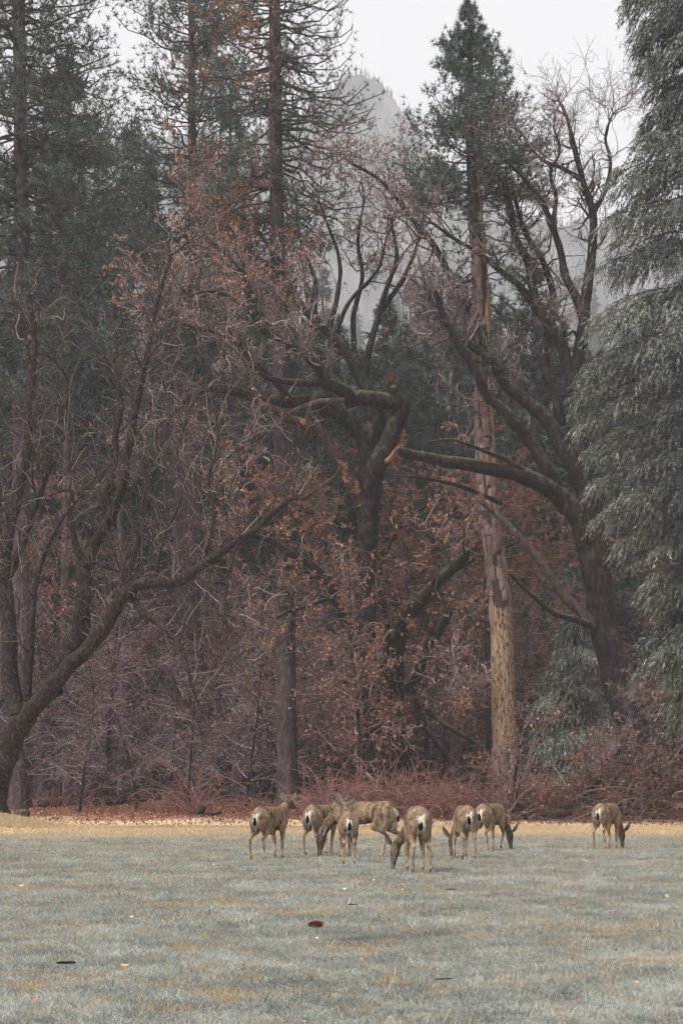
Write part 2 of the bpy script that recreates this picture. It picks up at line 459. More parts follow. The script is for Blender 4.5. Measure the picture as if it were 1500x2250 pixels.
# ------------------------------------------------------------------ conifers
def pine_crown(path, rad_fn, z0, z1, R, nb, r, droop=0.10, upturn=0.25, lift=(-0.1, 0.5), tuft=0.30, per=5, blade_n=9, wide=0.05,
               dead=0.0, dead_side=None, bare=0.0, bare_side=None, pw=1.0, inner=0.3):
    """whorled branches on a trunk path -> (branch curves, radii, tuft blades V,F,tint); R(t) gives the reach, t = 0 base .. 1 top"""
    t = np.sort(r.random(nb) ** pw)
    z = z0 + (z1 - z0) * t
    pz = path[:, 2]
    S = np.stack([np.interp(z, pz, path[:, 0]), np.interp(z, pz, path[:, 1]), z], -1)
    az = r.uniform(0, 2 * math.pi, nb)
    L = R(t) * r.uniform(0.65, 1.12, nb)
    n = 8
    s = np.linspace(0, 1, n)
    el = (lift[0] + (lift[1] - lift[0]) * t + r.normal(0, 0.10, nb))
    hor = np.stack([np.cos(az), np.sin(az)], -1)
    C = np.zeros((nb, n, 3)); C[:] = S[:, None]
    C[:, :, :2] += hor[:, None] * (s[None, :, None] * L[:, None, None])
    C[:, :, 2] += L[:, None] * (el[:, None] * s + (-droop * 4) * s ** 2 * (1 - t)[:, None] * 0.5 + upturn * s ** 4)
    C[:, 2:] += r.normal(0, 0.035, (nb, n - 2, 3)) * L[:, None, None]
    RB = np.clip(0.012 * L + 0.012, 0.012, 0.075)[:, None] * np.linspace(1, 0.3, n)[None]
    m = nb * per
    p, d, rr, pl = spawn(C, RB, m, inner, 1.0, 25, 65, r, 0.2, power=1.0)
    C2 = grow(p, d, pl * r.uniform(0.12, 0.30, m), 4, 0.14, 0.16, r)
    R2 = taper(np.clip(rr * 0.5, 0.008, 0.03), 4)
    # tufts: ends of branches, and along the branchlets
    tp = [C2[:, -1], C2[:, 2], C[:, -1]]; td = [C2[:, -1] - C2[:, -2], C2[:, 2] - C2[:, 1], C[:, -1] - C[:, -2]]
    extra = r.random(m) < 0.6
    tp.append(C2[extra, 1]); td.append(C2[extra, 2] - C2[extra, 1])
    tp = np.concatenate(tp); td = nrm(np.concatenate(td))
    if bare:
        pb = bare if bare_side is None else np.clip(bare + 0.22 * ((tp - S.mean(0)) @ np.asarray(bare_side)), 0, 0.72)
        keep = r.random(len(tp)) > pb; tp, td = tp[keep], td[keep]
    N = len(tp)
    base = r.uniform(0.1, 0.7, N)
    if dead:
        side = 1.0 if dead_side is None else np.clip((tp - S.mean(0)) @ np.asarray(dead_side), 0, 1)
        blob = bump_field(tp, 1.1, 77) > 0.0
        is_dead = (r.random(N) < dead * side) & blob
    else: is_dead = np.zeros(N, bool)
    tp = np.repeat(tp, blade_n, 0); td = np.repeat(td, blade_n, 0)
    dd = nrm(td * 0.55 + nrm(r.normal(size=td.shape)) + np.array([0, 0, 0.12]))
    Lb = tuft * r.uniform(0.65, 1.15, len(tp))
    V, F = blades(tp, dd, Lb, np.full(len(tp), wide), r)
    tint = np.clip(np.repeat(base, blade_n) + r.normal(0, 0.12, len(tp)), 0, 0.82)
    tint = np.where(np.repeat(is_dead, blade_n), r.uniform(0.89, 1.0, len(tp)), tint)
    return C, RB, C2, R2, (V, F, tint)

def trunk_mesh(path, rad, sides=18, bump=0.06, freq=4.0, seed=0, flare=0.35, mat=None, name='trunk', base=(0, 0, 0)):
    n = 60
    C = catmull(path, n); R = np.interp(np.linspace(0, 1, n), np.linspace(0, 1, len(rad)), rad)
    h = C[:, 2] - C[0, 2]
    R = R * (1 + flare * np.exp(-h / 0.7))
    V, F = tubes(C[None], R[None], sides, bump, freq, seed)
    return make_mesh(name, V - np.asarray(base), F, smooth=True, mat=mat), C, R

def pine(label, cat, path_px, rad_px, Y, crown, group=None, bark='pine_bark', dead_stubs=14, seed=0):
    r = np.random.default_rng(seed)
    pts = np.array([P(x, y, Y) for x, y in path_px]); base = PG(path_px[0][0], Y)
    pts[0] = base - [0, 0, 0.1]
    rad = np.array(rad_px) * Y / FPX
    t = thing('pine_tree', label, cat, base, group)
    me, C, R = trunk_mesh(pts, rad, seed=seed, mat=M[bark], base=base)
    trunk = link('trunk', me, t)
    br = []; nd = []
    for cr in crown:
        a = dict(cr); z0 = P(0, a.pop('y0'), Y)[2]; z1 = P(0, a.pop('y1'), Y)[2]
        hw = a.pop('hw'); prof = a.pop('prof')
        Rf = (lambda hw, prof: lambda q: np.interp(q, np.linspace(0, 1, len(prof)), prof) * hw * Y / FPX)(hw, prof)
        C1, R1, C2, R2, needles = pine_crown(C, None, z0, z1, Rf, a.pop('n'), r, **a)
        V1, F1 = tubes(C1, R1, 4); V2, F2 = tubes(C2[::3], R2[::3], 3)
        br += [(V1, F1, 0.1), (V2, F2, 0.25)]; nd.append(needles)
    if dead_stubs:      # short broken snags on the clear part of the trunk
        k = r.integers(8, 50, dead_stubs); az = r.uniform(0, 6.28, dead_stubs)
        D = np.stack([np.cos(az), np.sin(az), r.uniform(-0.35, 0.15, dead_stubs)], -1)
        CS = grow(C[k], D, r.uniform(0.6, 2.6, dead_stubs), 6, 0.12, -0.02, r)
        VS, FS = tubes(CS, taper(r.uniform(0.02, 0.045, dead_stubs), 6), 4)
        br.append((VS, FS, 0.2))
    V, F, ti = join(br)
    b = link('branches', make_mesh('branches', V - base, F, tint=ti, smooth=True, mat=M['twig']), t, kind='stuff')
    V, F, ti = join(nd)
    link('needles', make_mesh('needles', V - base, F, tint=ti, mat=M['needle']), b, kind='stuff')
    return t, trunk, C, R, base

# tall pine on the left, dark and dense, its trunk in view down to the ground
pine('tall dark dense pine with purplish trunk rising behind the gnarled orchard tree', 'pine tree',
     [(45, 1765), (46, 1300), (48, 800), (48, 400), (42, 0), (40, -500)], [22, 20, 18, 16, 13, 4], 86,
     [dict(y0=860, y1=-500, hw=250, prof=[0.55, 0.8, 1.0, 0.95, 0.8, 0.5, 0.1], n=390, per=14, blade_n=12, tuft=0.33, wide=0.036, inner=0.12, droop=0.2, upturn=0.25, lift=(-0.25, 0.4))], seed=11)
# paler pine between them, further off
pine('paler pine with thin trunk and dense crown standing between two taller pines', 'pine tree',
     [(425, 1740), (425, 1000), (424, 500), (420, 0), (418, -260)], [17, 15, 12, 9, 2], 97,
     [dict(y0=900, y1=-260, hw=200, prof=[0.8, 1.0, 1.0, 0.9, 0.75, 0.45, 0.1], n=310, per=13, blade_n=12, tuft=0.33, wide=0.04, inner=0.12, droop=0.15, lift=(-0.2, 0.5))], seed=12)
# centre pine: dead orange needles on its left, bare drooping boughs with upturned tips on its right
pine('tall pine with orange dead needles and bare drooping boughs with upturned tips', 'pine tree',
     [(632, 1745), (628, 1400), (620, 1000), (615, 700), (607, 400), (603, 0), (600, -420)], [23, 21, 19, 17, 14, 12, 3], 80.5,
     [dict(y0=520, y1=-420, hw=215, prof=[0.75, 1.0, 1.0, 0.85, 0.6, 0.35, 0.08], n=270, per=11, blade_n=10, tuft=0.27, wide=0.034, inner=0.2, bare_side=(0.85, -0.3, 0), droop=0.30, upturn=0.5, lift=(-0.2, 0.3), dead=0.75, dead_side=(-0.8, -0.25, 0), bare=0.18),
      dict(y0=760, y1=470, hw=140, prof=[0.5, 0.8, 1.0], n=26, per=5, blade_n=7, tuft=0.25, wide=0.04, droop=0.3, upturn=0.3, bare=0.6)], seed=13)

# right pine: conical living top over a tall trunk, its bark flaked away low down
rp, rp_trunk, RPC, RPR, rp_base = pine('conical pointed pine whose trunk has lost its bark in a big tan patch', 'pine tree',
     [(1114, 1724), (1106, 1550), (1099, 1350), (1084, 1200), (1071, 1100), (1060, 800), (1054, 600), (1036, 330), (1031, 0)], [30, 27, 23.5, 21, 20, 18, 16, 10.5, 1.2], 76.5,
     [dict(y0=440, y1=6, hw=172, prof=[1.0, 1.0, 0.92, 0.77, 0.61, 0.45, 0.31, 0.18, 0.03], n=135, per=13, blade_n=11, tuft=0.29, wide=0.036, droop=0.05, upturn=0.28, lift=(-0.05, 0.55), inner=0.2),
      dict(y0=860, y1=420, hw=150, prof=[0.5, 0.8, 1.0, 1.0], n=60, per=8, blade_n=9, tuft=0.30, wide=0.045, droop=0.25, upturn=0.2, lift=(-0.3, 0.0), bare=0.35, inner=0.4)],
     bark='bare_trunk' if 'bare_trunk' in M else 'pine_bark', dead_stubs=12, seed=14)
def stripped_trunk():
    t = NT('bare_sapwood', 0.8, 0.15)
    g = t.new('ShaderNodeTexCoord'); sx = t.new('ShaderNodeSeparateXYZ'); t.l.new(g.outputs['Object'], sx.inputs[0])
    nn = t.new('ShaderNodeNewGeometry'); sn = t.new('ShaderNodeSeparateXYZ'); t.l.new(nn.outputs['Normal'], sn.inputs[0])
    wav = t.math('MULTIPLY', t.math('SUBTRACT', t.noise(t.coord('Object', (1, 1, 0.3)), 3.0, 3), 0.5), 2.2)
    z = t.math('ADD', sx.outputs['Z'], t.math('MULTIPLY', wav, 1.6))
    zl, zh = P(0, 1668, 76.5)[2] - rp_base[2], P(0, 1330, 76.5)[2] - rp_base[2]
    zone = t.math('MULTIPLY', t.step(z, zl - 0.1, zl + 0.1), t.step(z, zh + 0.1, zh - 0.1))
    side = t.math('ADD', sn.outputs['X'], t.math('MULTIPLY', t.math('SUBTRACT', t.noise(t.coord('Object', (1, 1, 0.25)), 1.6, 3), 0.5), 1.6))
    scar = t.math('MULTIPLY', t.step(side, 0.50, 0.62), t.step(z, zh + 3.0, zh + 4.5))
    wood = t.ramp(t.noise(t.coord('Object', (1, 1, 0.12)), 9, 5, 0.7), [(0.3, (0.13, 0.08, 0.055)), (0.5, (0.26, 0.17, 0.115)), (0.7, (0.40, 0.29, 0.215))])
    spots = t.step(t.noise(t.coord('Object', (1, 1, 0.33)), 11.0, 4, 0.7), 0.52, 0.60)
    bare = t.mix(spots, wood, (0.05, 0.035, 0.035))
    warm = t.mix(t.noise(t.coord('Object', (1, 1, 0.3)), 6, 3), (0.30, 0.13, 0.06), (0.55, 0.30, 0.15))
    c = t.mix(zone, (0.045, 0.030, 0.030), bare)
    t.color(t.mix(scar, c, warm)); t.bump(t.noise(t.coord('Object', (1, 1, 0.15)), 12, 4), 0.6, 0.04)
    return t.m
rp_trunk.data.materials[0] = stripped_trunk()

# its remaining bark: separate plates on the trunk, above and at the foot of the bare patch
def bark_plates():
    r = np.random.default_rng(3)
    mat = NT('bark_plate', 0.9, 0.1)
    oi = mat.new('ShaderNodeObjectInfo').outputs['Random']
    v = mat.coord('Object', (1, 1, 0.3))
    c = mat.ramp(mat.noise(v, 9, 6, 0.7), [(0.3, (0.08, 0.054, 0.05)), (0.5, (0.215, 0.15, 0.135)), (0.75, (0.37, 0.27, 0.245))])
    c = mat.mix(mat.step(oi, 0.0, 1.0), c, mat.mix(1.0, c, (0.68, 0.62, 0.66), 'MULTIPLY'))
    mat.color(c); mat.bump(mat.noise(v, 16, 5), 0.8, 0.03)
    zt = lambda py: P(0, py, 76.5)[2]
    cells = []
    def band(py0, py1, keep, rowh, colw):
        z = zt(py0)
        while z < zt(py1):
            i = np.argmin(np.abs(RPC[:, 2] - z)); rad = RPR[i]
            cols = max(6, int(2 * math.pi * rad / colw))
            for k in range(cols):
                a = (k + 0.5 * r.random()) / cols * 2 * math.pi
                h = rowh * r.uniform(0.75, 1.5)
                cells.append((z + r.uniform(-0.4, 0.4) * rowh, a, h, 2 * math.pi / cols * r.uniform(0.84, 0.97), keep))
            z += rowh * 0.98
    band(1345, 920, 'mid', 0.62, 0.34)
    band(1720, 1640, 'low', 0.55, 0.38)
    band(920, 470, 'top', 1.0, 0.42)
    r.shuffle(cells)
    cells = sorted(cells, key=lambda c: 0 if math.sin(c[1]) < 0.25 else 1)
    far_V, far_F, off, made = [], [], 0, 0
    for z, a, h, w, kind in cells:
        if kind == 'top' and r.random() < (0.55 if math.cos(a) > 0.45 else 0.04): continue   # orange scars where plates fell
        if kind == 'low' and math.cos(a) > -0.3 + 0.5 * r.random() and z > zt(1670): continue
        if kind == 'mid' and z < zt(1300 + 38 * math.sin(2.3 * a + 1) + 30 * r.random()) and math.cos(a) > -0.5: continue
        n, m = 4, 4
        zz = np.linspace(z - h / 2, z + h / 2, n); V = []
        for zi in zz:
            cx = np.interp(zi, RPC[:, 2], RPC[:, 0]); cy = np.interp(zi, RPC[:, 2], RPC[:, 1]); rad = np.interp(zi, RPC[:, 2], RPR)
            aa = np.linspace(a - w / 2, a + w / 2, m) + r.normal(0, 0.025, m)
            for j, q in enumerate(aa):
                edge = (zi in (zz[0], zz[-1])) or j in (0, m - 1)
                rr = rad + (0.012 if edge else 0.052 + r.uniform(0, 0.022))
                V.append((cx + math.cos(q) * rr, cy + math.sin(q) * rr, zi + (r.normal(0, 0.05) if edge else 0)))
        V = np.array(V); idx = np.arange(n * m).reshape(n, m)
        F = np.stack([idx[:-1, :-1], idx[:-1, 1:], idx[1:, 1:], idx[1:, :-1]], -1).reshape(-1, 4)
        if made < 298:
            link('bark_plate', make_mesh('bark_plate', V - rp_base, F, mat=mat.m), rp_trunk); made += 1
        else:
            far_V.append(V); far_F.append(F + off); off += len(V)
    if far_V:
        link('bark', make_mesh('bark', np.concatenate(far_V) - rp_base, np.concatenate(far_F), mat=mat.m), rp_trunk, kind='stuff')
M['scar'] = M['heartwood']
bark_plates()

# slim trunk right behind it, and further bare pine trunks in the gloom
def slim_trunk(px0, px1, py1, rpx, Y, label, seed, group=None, bark='pine_bark'):
    r = np.random.default_rng(seed)
    base = PG(px0, Y); top = P(px1, py1, Y)
    pts = [base - [0, 0, 0.1], base * 0.6 + top * 0.4 + [r.normal(0, 0.08), 0, 0], top]
    t = thing('pine_tree', label, 'pine tree', base, group)
    me, C, R = trunk_mesh(np.array(pts), np.array([rpx, rpx * 0.9, rpx * 0.6]) * Y / FPX, seed=seed, mat=M[bark], base=base)
    link('trunk', me, t)
    n = 26
    k = r.integers(6, 58, n); az = r.uniform(0, 6.28, n)
    D = np.stack([np.cos(az), np.sin(az), r.uniform(-0.3, 0.2, n)], -1)
    CS = grow(C[k], D, r.uniform(0.8, 3.2, n), 7, 0.12, -0.02, r)
    p, d, rr, pl = spawn(CS, taper(np.full(n, 0.03), 7), n * 7, 0.3, 1, 25, 70, r)
    C2 = grow(p, d, r.uniform(0.3, 1.1, n * 7), 4, 0.2, -0.03, r)
    V, F, ti = join([(*tubes(CS, taper(np.full(n, 0.03), 7), 4), 0.2), (*tubes(C2, taper(np.full(n * 7, 0.011), 4), 3), 0.4)])
    link('branches', make_mesh('branches', V - base, F, tint=ti, mat=M['twig']), t, kind='stuff')
slim_trunk(1080, 1066, 900, 12, 83, 'slim straight trunk pressed close behind the bark-stripped pine', 21)
slim_trunk(716, 700, 1050, 17, 98, 'dark stout trunk in the gloom behind the two facing-away deer', 22)
slim_trunk(398, 392, 700, 17, 94, 'grey-brown straight trunk above the small stump and its red shoots', 23)
slim_trunk(268, 262, 1000, 10, 100, 'thin dark trunk standing behind the long rotting log', 24)
slim_trunk(1002, 1000, 1150, 15, 97, 'dark trunk in the shade just left of the bark-stripped pine', 25)
slim_trunk(150, 148, 900, 11, 96, 'thin trunk to the right of the tall purplish pine trunk', 26)
slim_trunk(520, 516, 900, 12, 104, 'thin dark trunk midway between the small stump and the centre pine', 27)

# ------------------------------------------------------------------ the wood behind: conifers that share a few meshes
def conifer_proto(h, rad, nb, seed, label, tuft=0.55):
    r = np.random.default_rng(seed)
    base = np.zeros(3)
    path = np.array([[0, 0, 0], [0.05, 0.05, h * 0.5], [0, 0, h]])
    t = thing('conifer', label, 'conifer', base)
    me, C, R = trunk_mesh(path, [h * 0.016, h * 0.011, 0.02], sides=8, seed=seed, mat=M['pine_bark'])
    link('trunk', me, t)
    Rf = lambda q: rad * np.interp(q, [0, 0.15, 0.4, 0.8, 1], [0.75, 1.0, 0.85, 0.4, 0.03])
    C1, R1, C2, R2, nd = pine_crown(C, None, h * 0.06, h * 0.99, Rf, nb, r, droop=0.22, upturn=0.1, lift=(-0.2, 0.35), tuft=tuft * 0.8, per=8, blade_n=7, wide=0.075, inner=0.15)
    V1, F1 = tubes(C1, R1, 3)
    b = link('branches', make_mesh('branches', V1, F1, tint=np.full(len(F1), 0.1), mat=M['twig']), t, kind='stuff')
    V, F, ti = nd
    link('needles', make_mesh('needles', V, F, tint=ti, mat=M['far_needle']), b, kind='stuff')
    return t

def wood_behind():
    r = np.random.default_rng(31)
    protos = [conifer_proto(22, 3.6, 190, 41, ''), conifer_proto(17, 3.4, 170, 42, ''), conifer_proto(27, 3.8, 210, 43, '')]
    hs = [22, 17, 27]
    rows = []
    # (px, Y, top row in the photo)
    for px, Y, py in [(-60, 108, 560), (95, 106, 640), (210, 112, 420), (330, 110, 330), (520, 108, 470), (700, 112, 700), (790, 118, 760), (890, 112, 700), (960, 120, 640),
                      (1170, 110, 560), (1235, 122, 700), (1320, 108, 760), (1420, 112, 640), (1560, 115, 560),
                      (20, 128, 480), (150, 132, 330), (290, 128, 250), (460, 135, 420), (610, 130, 560), (745, 138, 690), (850, 134, 660), (935, 140, 620), (1010, 130, 600), (1100, 136, 640),
                      (150, 118, 90), (505, 126, 170), (1200, 144, 700), (1290, 140, 760), (1380, 146, 700), (1500, 140, 600)]:
        rows.append((px, Y, py, 0))
    for i in range(46):
        Y = r.uniform(155, 330); px = r.uniform(-120, 1620)
        pyb = np.interp(px, [0, 500, 800, 1000, 1250, 1500], [600, 620, 590, 580, 720, 690])
        rows.append((px, Y, pyb + r.uniform(-30, 170), 1))
    for i in range(64):
        Y = r.uniform(430, 780); px = r.uniform(560, 1400)
        zz = gz((px - 750) * Y / FPX, Y)
        rows.append((px, Y, HZ - (zz + r.uniform(22, 38)) * FPX / Y, 2))
    used = [False] * 3
    for px, Y, py, far in rows:
        base = PG(px, Y); top = P(px, py, Y)[2]
        h = max(top - base[2], 7)
        k = int(np.argmin([abs(h - q) for q in hs])) if r.random() < 0.7 else int(r.integers(0, 3))
        s = h / hs[k]; w = s * r.uniform(0.85, 1.2)
        lab = ('misty conifer on the hillside below the granite peak' if far == 2 else 'hazy grey-green conifer on the slope beyond the wood' if far else 'dark green conifer filling the wood behind the bare trees')
        grp = ('misty conifers on the hillside' if far == 2 else 'conifers on the hazy slope' if far else 'conifers of the wood behind')
        if not used[k]:
            used[k] = True; o = protos[k]
            o.location = [float(v) for v in base]; o.rotation_euler = (0, 0, r.uniform(0, 6.28)); o.scale = (w, w, s)
            o['label'] = lab; o['group'] = grp
        else:
            dup(protos[k], base, r.uniform(0, 6.28), (w, w, s), lab, grp)
wood_behind()

# ------------------------------------------------------------------ drooping cedars
def cedar(label, px, Y, edge, ybase, ytop, nclump, seed, size=0.62, per=26, trunk_r=0.5, group=None):
    """edge: [(photo row, reach in px)] of the crown's outline about the trunk at column px"""
    r = np.random.default_rng(seed)
    S = Y / FPX; base = PG(px, Y)
    t = thing('cedar_tree', label, 'cedar tree', base, group)
    ztop = P(0, ytop, Y)[2]
    me, C, R = trunk_mesh(np.array([base - [0, 0, 0.1], base * 0.5 + np.array([base[0], Y, ztop]) * 0.5, [base[0], Y, ztop]]), [trunk_r, trunk_r * 0.7, 0.05], seed=seed, mat=M['pine_bark'], base=base)
    link('trunk', me, t)
    rows = np.array(edge, float)
    z = r.uniform(P(0, ybase, Y)[2], ztop, nclump)
    py = HZ - (z - CAM_H) / S
    reach = np.interp(py, rows[:, 0], rows[:, 1]) * S
    az = np.where(r.random(nclump) < 0.72, r.uniform(0.80, 1.85, nclump) * math.pi, r.uniform(0, 2, nclump) * math.pi)
    reach = reach * np.where(r.random(nclump) < 0.72, r.uniform(0.82, 1.04, nclump), r.uniform(0.35, 0.85, nclump))
    hor = np.stack([np.cos(az), np.sin(az), 0 * az], -1)
    tip = np.stack([base[0] + 0 * z, Y + 0 * z, z], -1) + hor * reach[:, None]
    start = np.stack([base[0] + 0 * z, Y + 0 * z, z + 0.10 * reach], -1)
    nA = 7; s = np.linspace(0, 1, nA)[None, :, None]
    A = start[:, None] * (1 - s) + tip[:, None] * s
    A[:, :, 2] += (0.35 * np.sin(s[..., 0] * math.pi) * reach[:, None] * 0.35) - 0.0
    V1, F1 = tubes(A, taper(np.clip(reach * 0.010, 0.008, 0.05), nA), 3)
    b = link('branches', make_mesh('branches', V1 - base, F1, tint=np.full(len(F1), 0.35), mat=M['twig']), t, kind='stuff')
    # flat boughs of hanging fronds on the outer half of every arm, drooping at their rims
    k = np.repeat(np.arange(nclump), per); N = len(k)
    u = 1.02 - 0.60 * r.random(N) ** 1.3
    p = start[k] * (1 - u[:, None]) + tip[k] * u[:, None]
    p[:, 2] += 0.1225 * np.sin(u * math.pi) * reach[k]
    lat = np.stack([-hor[k, 1], hor[k, 0], np.zeros(N)], -1)
    wdt = r.normal(0, 1, N) * (0.16 + 0.14 * reach[k]) * (1.25 - 0.75 * u)
    p += lat * wdt[:, None]
    p[:, 2] += r.normal(0, 0.07, N) - 0.28 * np.abs(wdt) - 0.35 * np.clip(u - 0.75, 0, 1)
    out = nrm(hor[k] + lat * (wdt * 0.9)[:, None] + r.normal(0, 0.35, (N, 3)))
    side = nrm(np.cross(out, np.array([0, 0, 1.0])) + r.normal(0, 0.45, (N, 3)))
    clump_t = r.normal(0, 0.17, nclump)[k]
    base_t = np.clip(0.29 + clump_t + 0.14 * bump_field(p, 0.9, seed) + r.normal(0, 0.12, N), 0.0, 0.8)
    parts = []
    nf = 8
    L0 = size * r.uniform(0.6, 1.5, N); fall = r.uniform(0.5, 1.3, N); reach_f = r.uniform(0.35, 0.95, N)
    for j in range(nf):
        q = (j + r.uniform(0, 0.8, N)) / nf
        st = p + out * (L0 * reach_f * q)[:, None] + np.array([0, 0, -1.0]) * (L0 * fall * q ** 1.7)[:, None]
        tan = nrm(out * reach_f[:, None] + np.array([0, 0, -1.0]) * (fall * 1.7 * (q + 0.05) ** 0.7)[:, None])
        sd = (1 if j % 2 else -1) * r.uniform(0.15, 0.75, N)
        d = nrm(tan + side * sd[:, None] + r.normal(0, 0.12, (N, 3)))
        L = L0 * r.uniform(0.28, 0.5, N) * (1.1 - 0.5 * q)
        V, F = blades(st, d, L, np.full(N, 0.044), r)
        tip_l = (r.random(N) < 0.10 + 0.16 * (j > nf * 0.6)) * r.uniform(0.15, 0.5, N)
        parts.append((V, F, np.clip(base_t + r.normal(0, 0.09, N) + tip_l, 0, 1)))
    V, F, ti = join(parts)
    link('sprays', make_mesh('sprays', V - base, F, tint=ti, mat=M['cedar_spray']), b, kind='stuff')
    return t
cedar('huge silvery grey-green cedar with drooping sprays at the edge of the meadow', 1590, 60,
      [(-250, 110), (-60, 225), (0, 222), (100, 188), (200, 158), (300, 176), (400, 258), (500, 268), (620, 292), (800, 320), (950, 328), (1080, 312), (1160, 245), (1260, 190), (1350, 160), (1460, 180), (1530, 140), (1600, 100)],
      1580, -250, 560, 51, size=0.46, per=74)
cedar('low dark cedar with grey drooping sprays growing under the leaning oak', 1262, 78,
      [(1330, 6), (1400, 45), (1480, 85), (1560, 110), (1640, 125), (1740, 120)], 1735, 1335, 100, 52, size=0.42, per=56, trunk_r=0.16)
# ------------------------------------------------------------------ bare broadleaf trees drawn limb by limb
def limb_curve(pts, r0, r1, Y0, Y1, seed, n=26, wig=0.35, ground=False):
    """pts: (photo column, row); radii in photo px; runs from depth Y0 to Y1"""
    r = np.random.default_rng(seed)
    m = len(pts)
    Ys = np.linspace(Y0, Y1, m)
    W = np.array([P(x, y, Y) for (x, y), Y in zip(pts, Ys)])
    if ground: W[0] = PG(pts[0][0], Y0) - [0, 0, 0.12]
    C = catmull(W, n)
    R = np.linspace(r0, r1, n) * np.linspace(Y0, Y1, n) / FPX
    jit = np.zeros((n, 3))
    for f in (5, 9, 15):
        jit += np.stack([np.interp(np.linspace(0, 1, n), np.linspace(0, 1, f), r.normal(0, 1, f)) for _ in range(3)], -1) / f * 2.2
    e = np.linspace(0, 1, n)[:, None]
    jit *= np.minimum(1, e * 6)
    C = C + jit * (R[:, None] * wig + 0.012) * np.array([1, 2.0, 1])
    return C, R

def broadleaf(name, label, cat, limbs, base, Y, seed, bark, twig, cfg, leaf=None, sway=True):
    r = np.random.default_rng(seed)
    t = thing(name, label, cat, base)
    allC, allR = [], []
    for i, L in enumerate(limbs):
        kind = L.get('kind', 'limb')
        C, R = limb_curve(L['p'], L['r'][0], L['r'][1], L.get('y', (Y, Y))[0], L.get('y', (Y, Y))[1], seed * 100 + i, n=L.get('n', 26), wig=L.get('wig', 0.35), ground=(kind == 'trunk'))
        if kind == 'trunk':
            R = R * (1 + 0.45 * np.exp(-(C[:, 2] - C[0, 2]) / 0.6))
        if L['r'][0] > 9 and not L.get('n'):
            uu = np.linspace(0, 1, 64); R = np.interp(uu, np.linspace(0, 1, len(R)), R); C = catmull(C, 64)
        sides = 20 if L['r'][0] > 14 else (10 if L['r'][0] > 6 else 7)
        V, F = tubes(C[None], R[None], sides, 0.15 if L['r'][0] > 6 else 0.08, 5.0 if L['r'][0] > 10 else 9.0, seed * 10 + i, fine=0.10)
        Fs = [F]
        if L.get('broken'):     # a torn end: splinters of unequal length
            q = r.normal(0, 1, (14, 3)); d = nrm(C[-1] - C[-2])
            V2, F2 = blades(C[-1] + q * R[-1] * 0.35 - d * R[-1], nrm(d + 0.25 * q), R[-1] * r.uniform(1.5, 5, 14), np.full(14, R[-1] * 0.8), r)
            fmat = np.concatenate([np.ones(len(F2)), np.zeros(len(F))])
            me = make_mesh(kind, np.concatenate([V, V2]) - base, [F2 + len(V), F], smooth=True, mat=[M[L.get('mat', bark)], M['heartwood']], fmat=fmat)
        else:
            me = make_mesh(kind, V - base, F, smooth=True, mat=M[L.get('mat', bark)])
        o = link(kind, me, t)
        if L.get('label'): o['label'] = L['label']
        if L.get('twigs', 1):
            allC.append(C if len(C) == 26 else catmull(C, 26)); allR.append(R if len(R) == 26 else np.interp(np.linspace(0, 1, 26), np.linspace(0, 1, len(R)), R))
    C0, R0 = np.array(allC), np.array(allR)
    parts = []; tips = []
    # first order: crooked boughs
    n1, n2, n3, n4 = cfg['n']
    p, d, rr, pl = spawn(C0, R0, n1, cfg.get('t0', 0.25), 1.0, 30, 75, r, cfg.get('upbias', 0.5), power=1.0, back=cfg.get('back', 0.0))
    L1 = r.uniform(*cfg['L'][0], n1)
    C1 = grow(p, d, L1, 10, cfg.get('wig', 0.26), cfg.get('up', (0.05, 0.02, 0.0))[0], r); R1 = taper(np.clip(rr * 0.42, 0.016, cfg.get('rmax', 0.085)), 10, 0.25)
    # limb ends carry boughs on
    e = len(C0); pe = C0[:, -1]; de = nrm(C0[:, -1] - C0[:, -3])
    kk = np.repeat(np.arange(e), cfg.get('ends', 3))
    C1e = grow(pe[kk], nrm(de[kk] + r.normal(0, 0.45, (len(kk), 3))), r.uniform(*cfg['L'][0], len(kk)), 10, 0.24, 0.03, r)
    R1e = taper(np.clip(R0[kk, -1] * 0.75, 0.012, 0.06), 10, 0.25)
    C1 = np.concatenate([C1, C1e]); R1 = np.concatenate([R1, R1e])
    p, d, rr, pl = spawn(C1, R1, n2, 0.15, 1.0, 25, 70, r, 0.2)
    C2 = grow(p, d, r.uniform(*cfg['L'][1], n2), 7, 0.25, cfg.get('up', (0.05, 0.02, 0.0))[1], r); R2 = taper(np.clip(rr * 0.6, 0.014, 0.034), 7, 0.45)
    p, d, rr, pl = spawn(C2, R2, n3, 0.1, 1.0, 25, 75, r)
    C3 = grow(p, d, r.uniform(*cfg['L'][2], n3), 5, 0.24, cfg.get('up', (0.05, 0.02, 0.0))[2], r); R3 = taper(np.clip(rr * 0.6, 0.008, 0.015), 5, 0.55)
    if cfg.get('suckers'):
        ns = cfg['suckers']
        ps, ds, rs, _ = spawn(C0, R0, ns, 0.15, 1.0, 20, 80, r, 1.5)
        CS = grow(ps, nrm(ds + np.array([0, 0, 0.9])), r.uniform(0.8, 3.4, ns) * r.uniform(0.6, 1, ns), 11, 0.15, 0.0, r)
        VS, FS = tubes(CS, taper(r.uniform(0.008, 0.016, ns), 11, 0.4), 4); parts.append((VS, FS, np.repeat(np.clip(r.uniform(0.3, 1.0, ns), 0, 0.88), 40)))
    V, F = tubes(C1, R1, 5); parts.append((V, F, np.repeat(r.uniform(0.0, 0.3, len(C1)), 9 * 5)))
    pale = cfg.get('pale', 0.12)
    def tn(k, reps): 
        v = np.clip(r.normal(0.45, 0.17, k), 0, 0.8); v = np.where(r.random(k) < pale, r.uniform(0.8, 1, k), v); return np.repeat(v, reps)
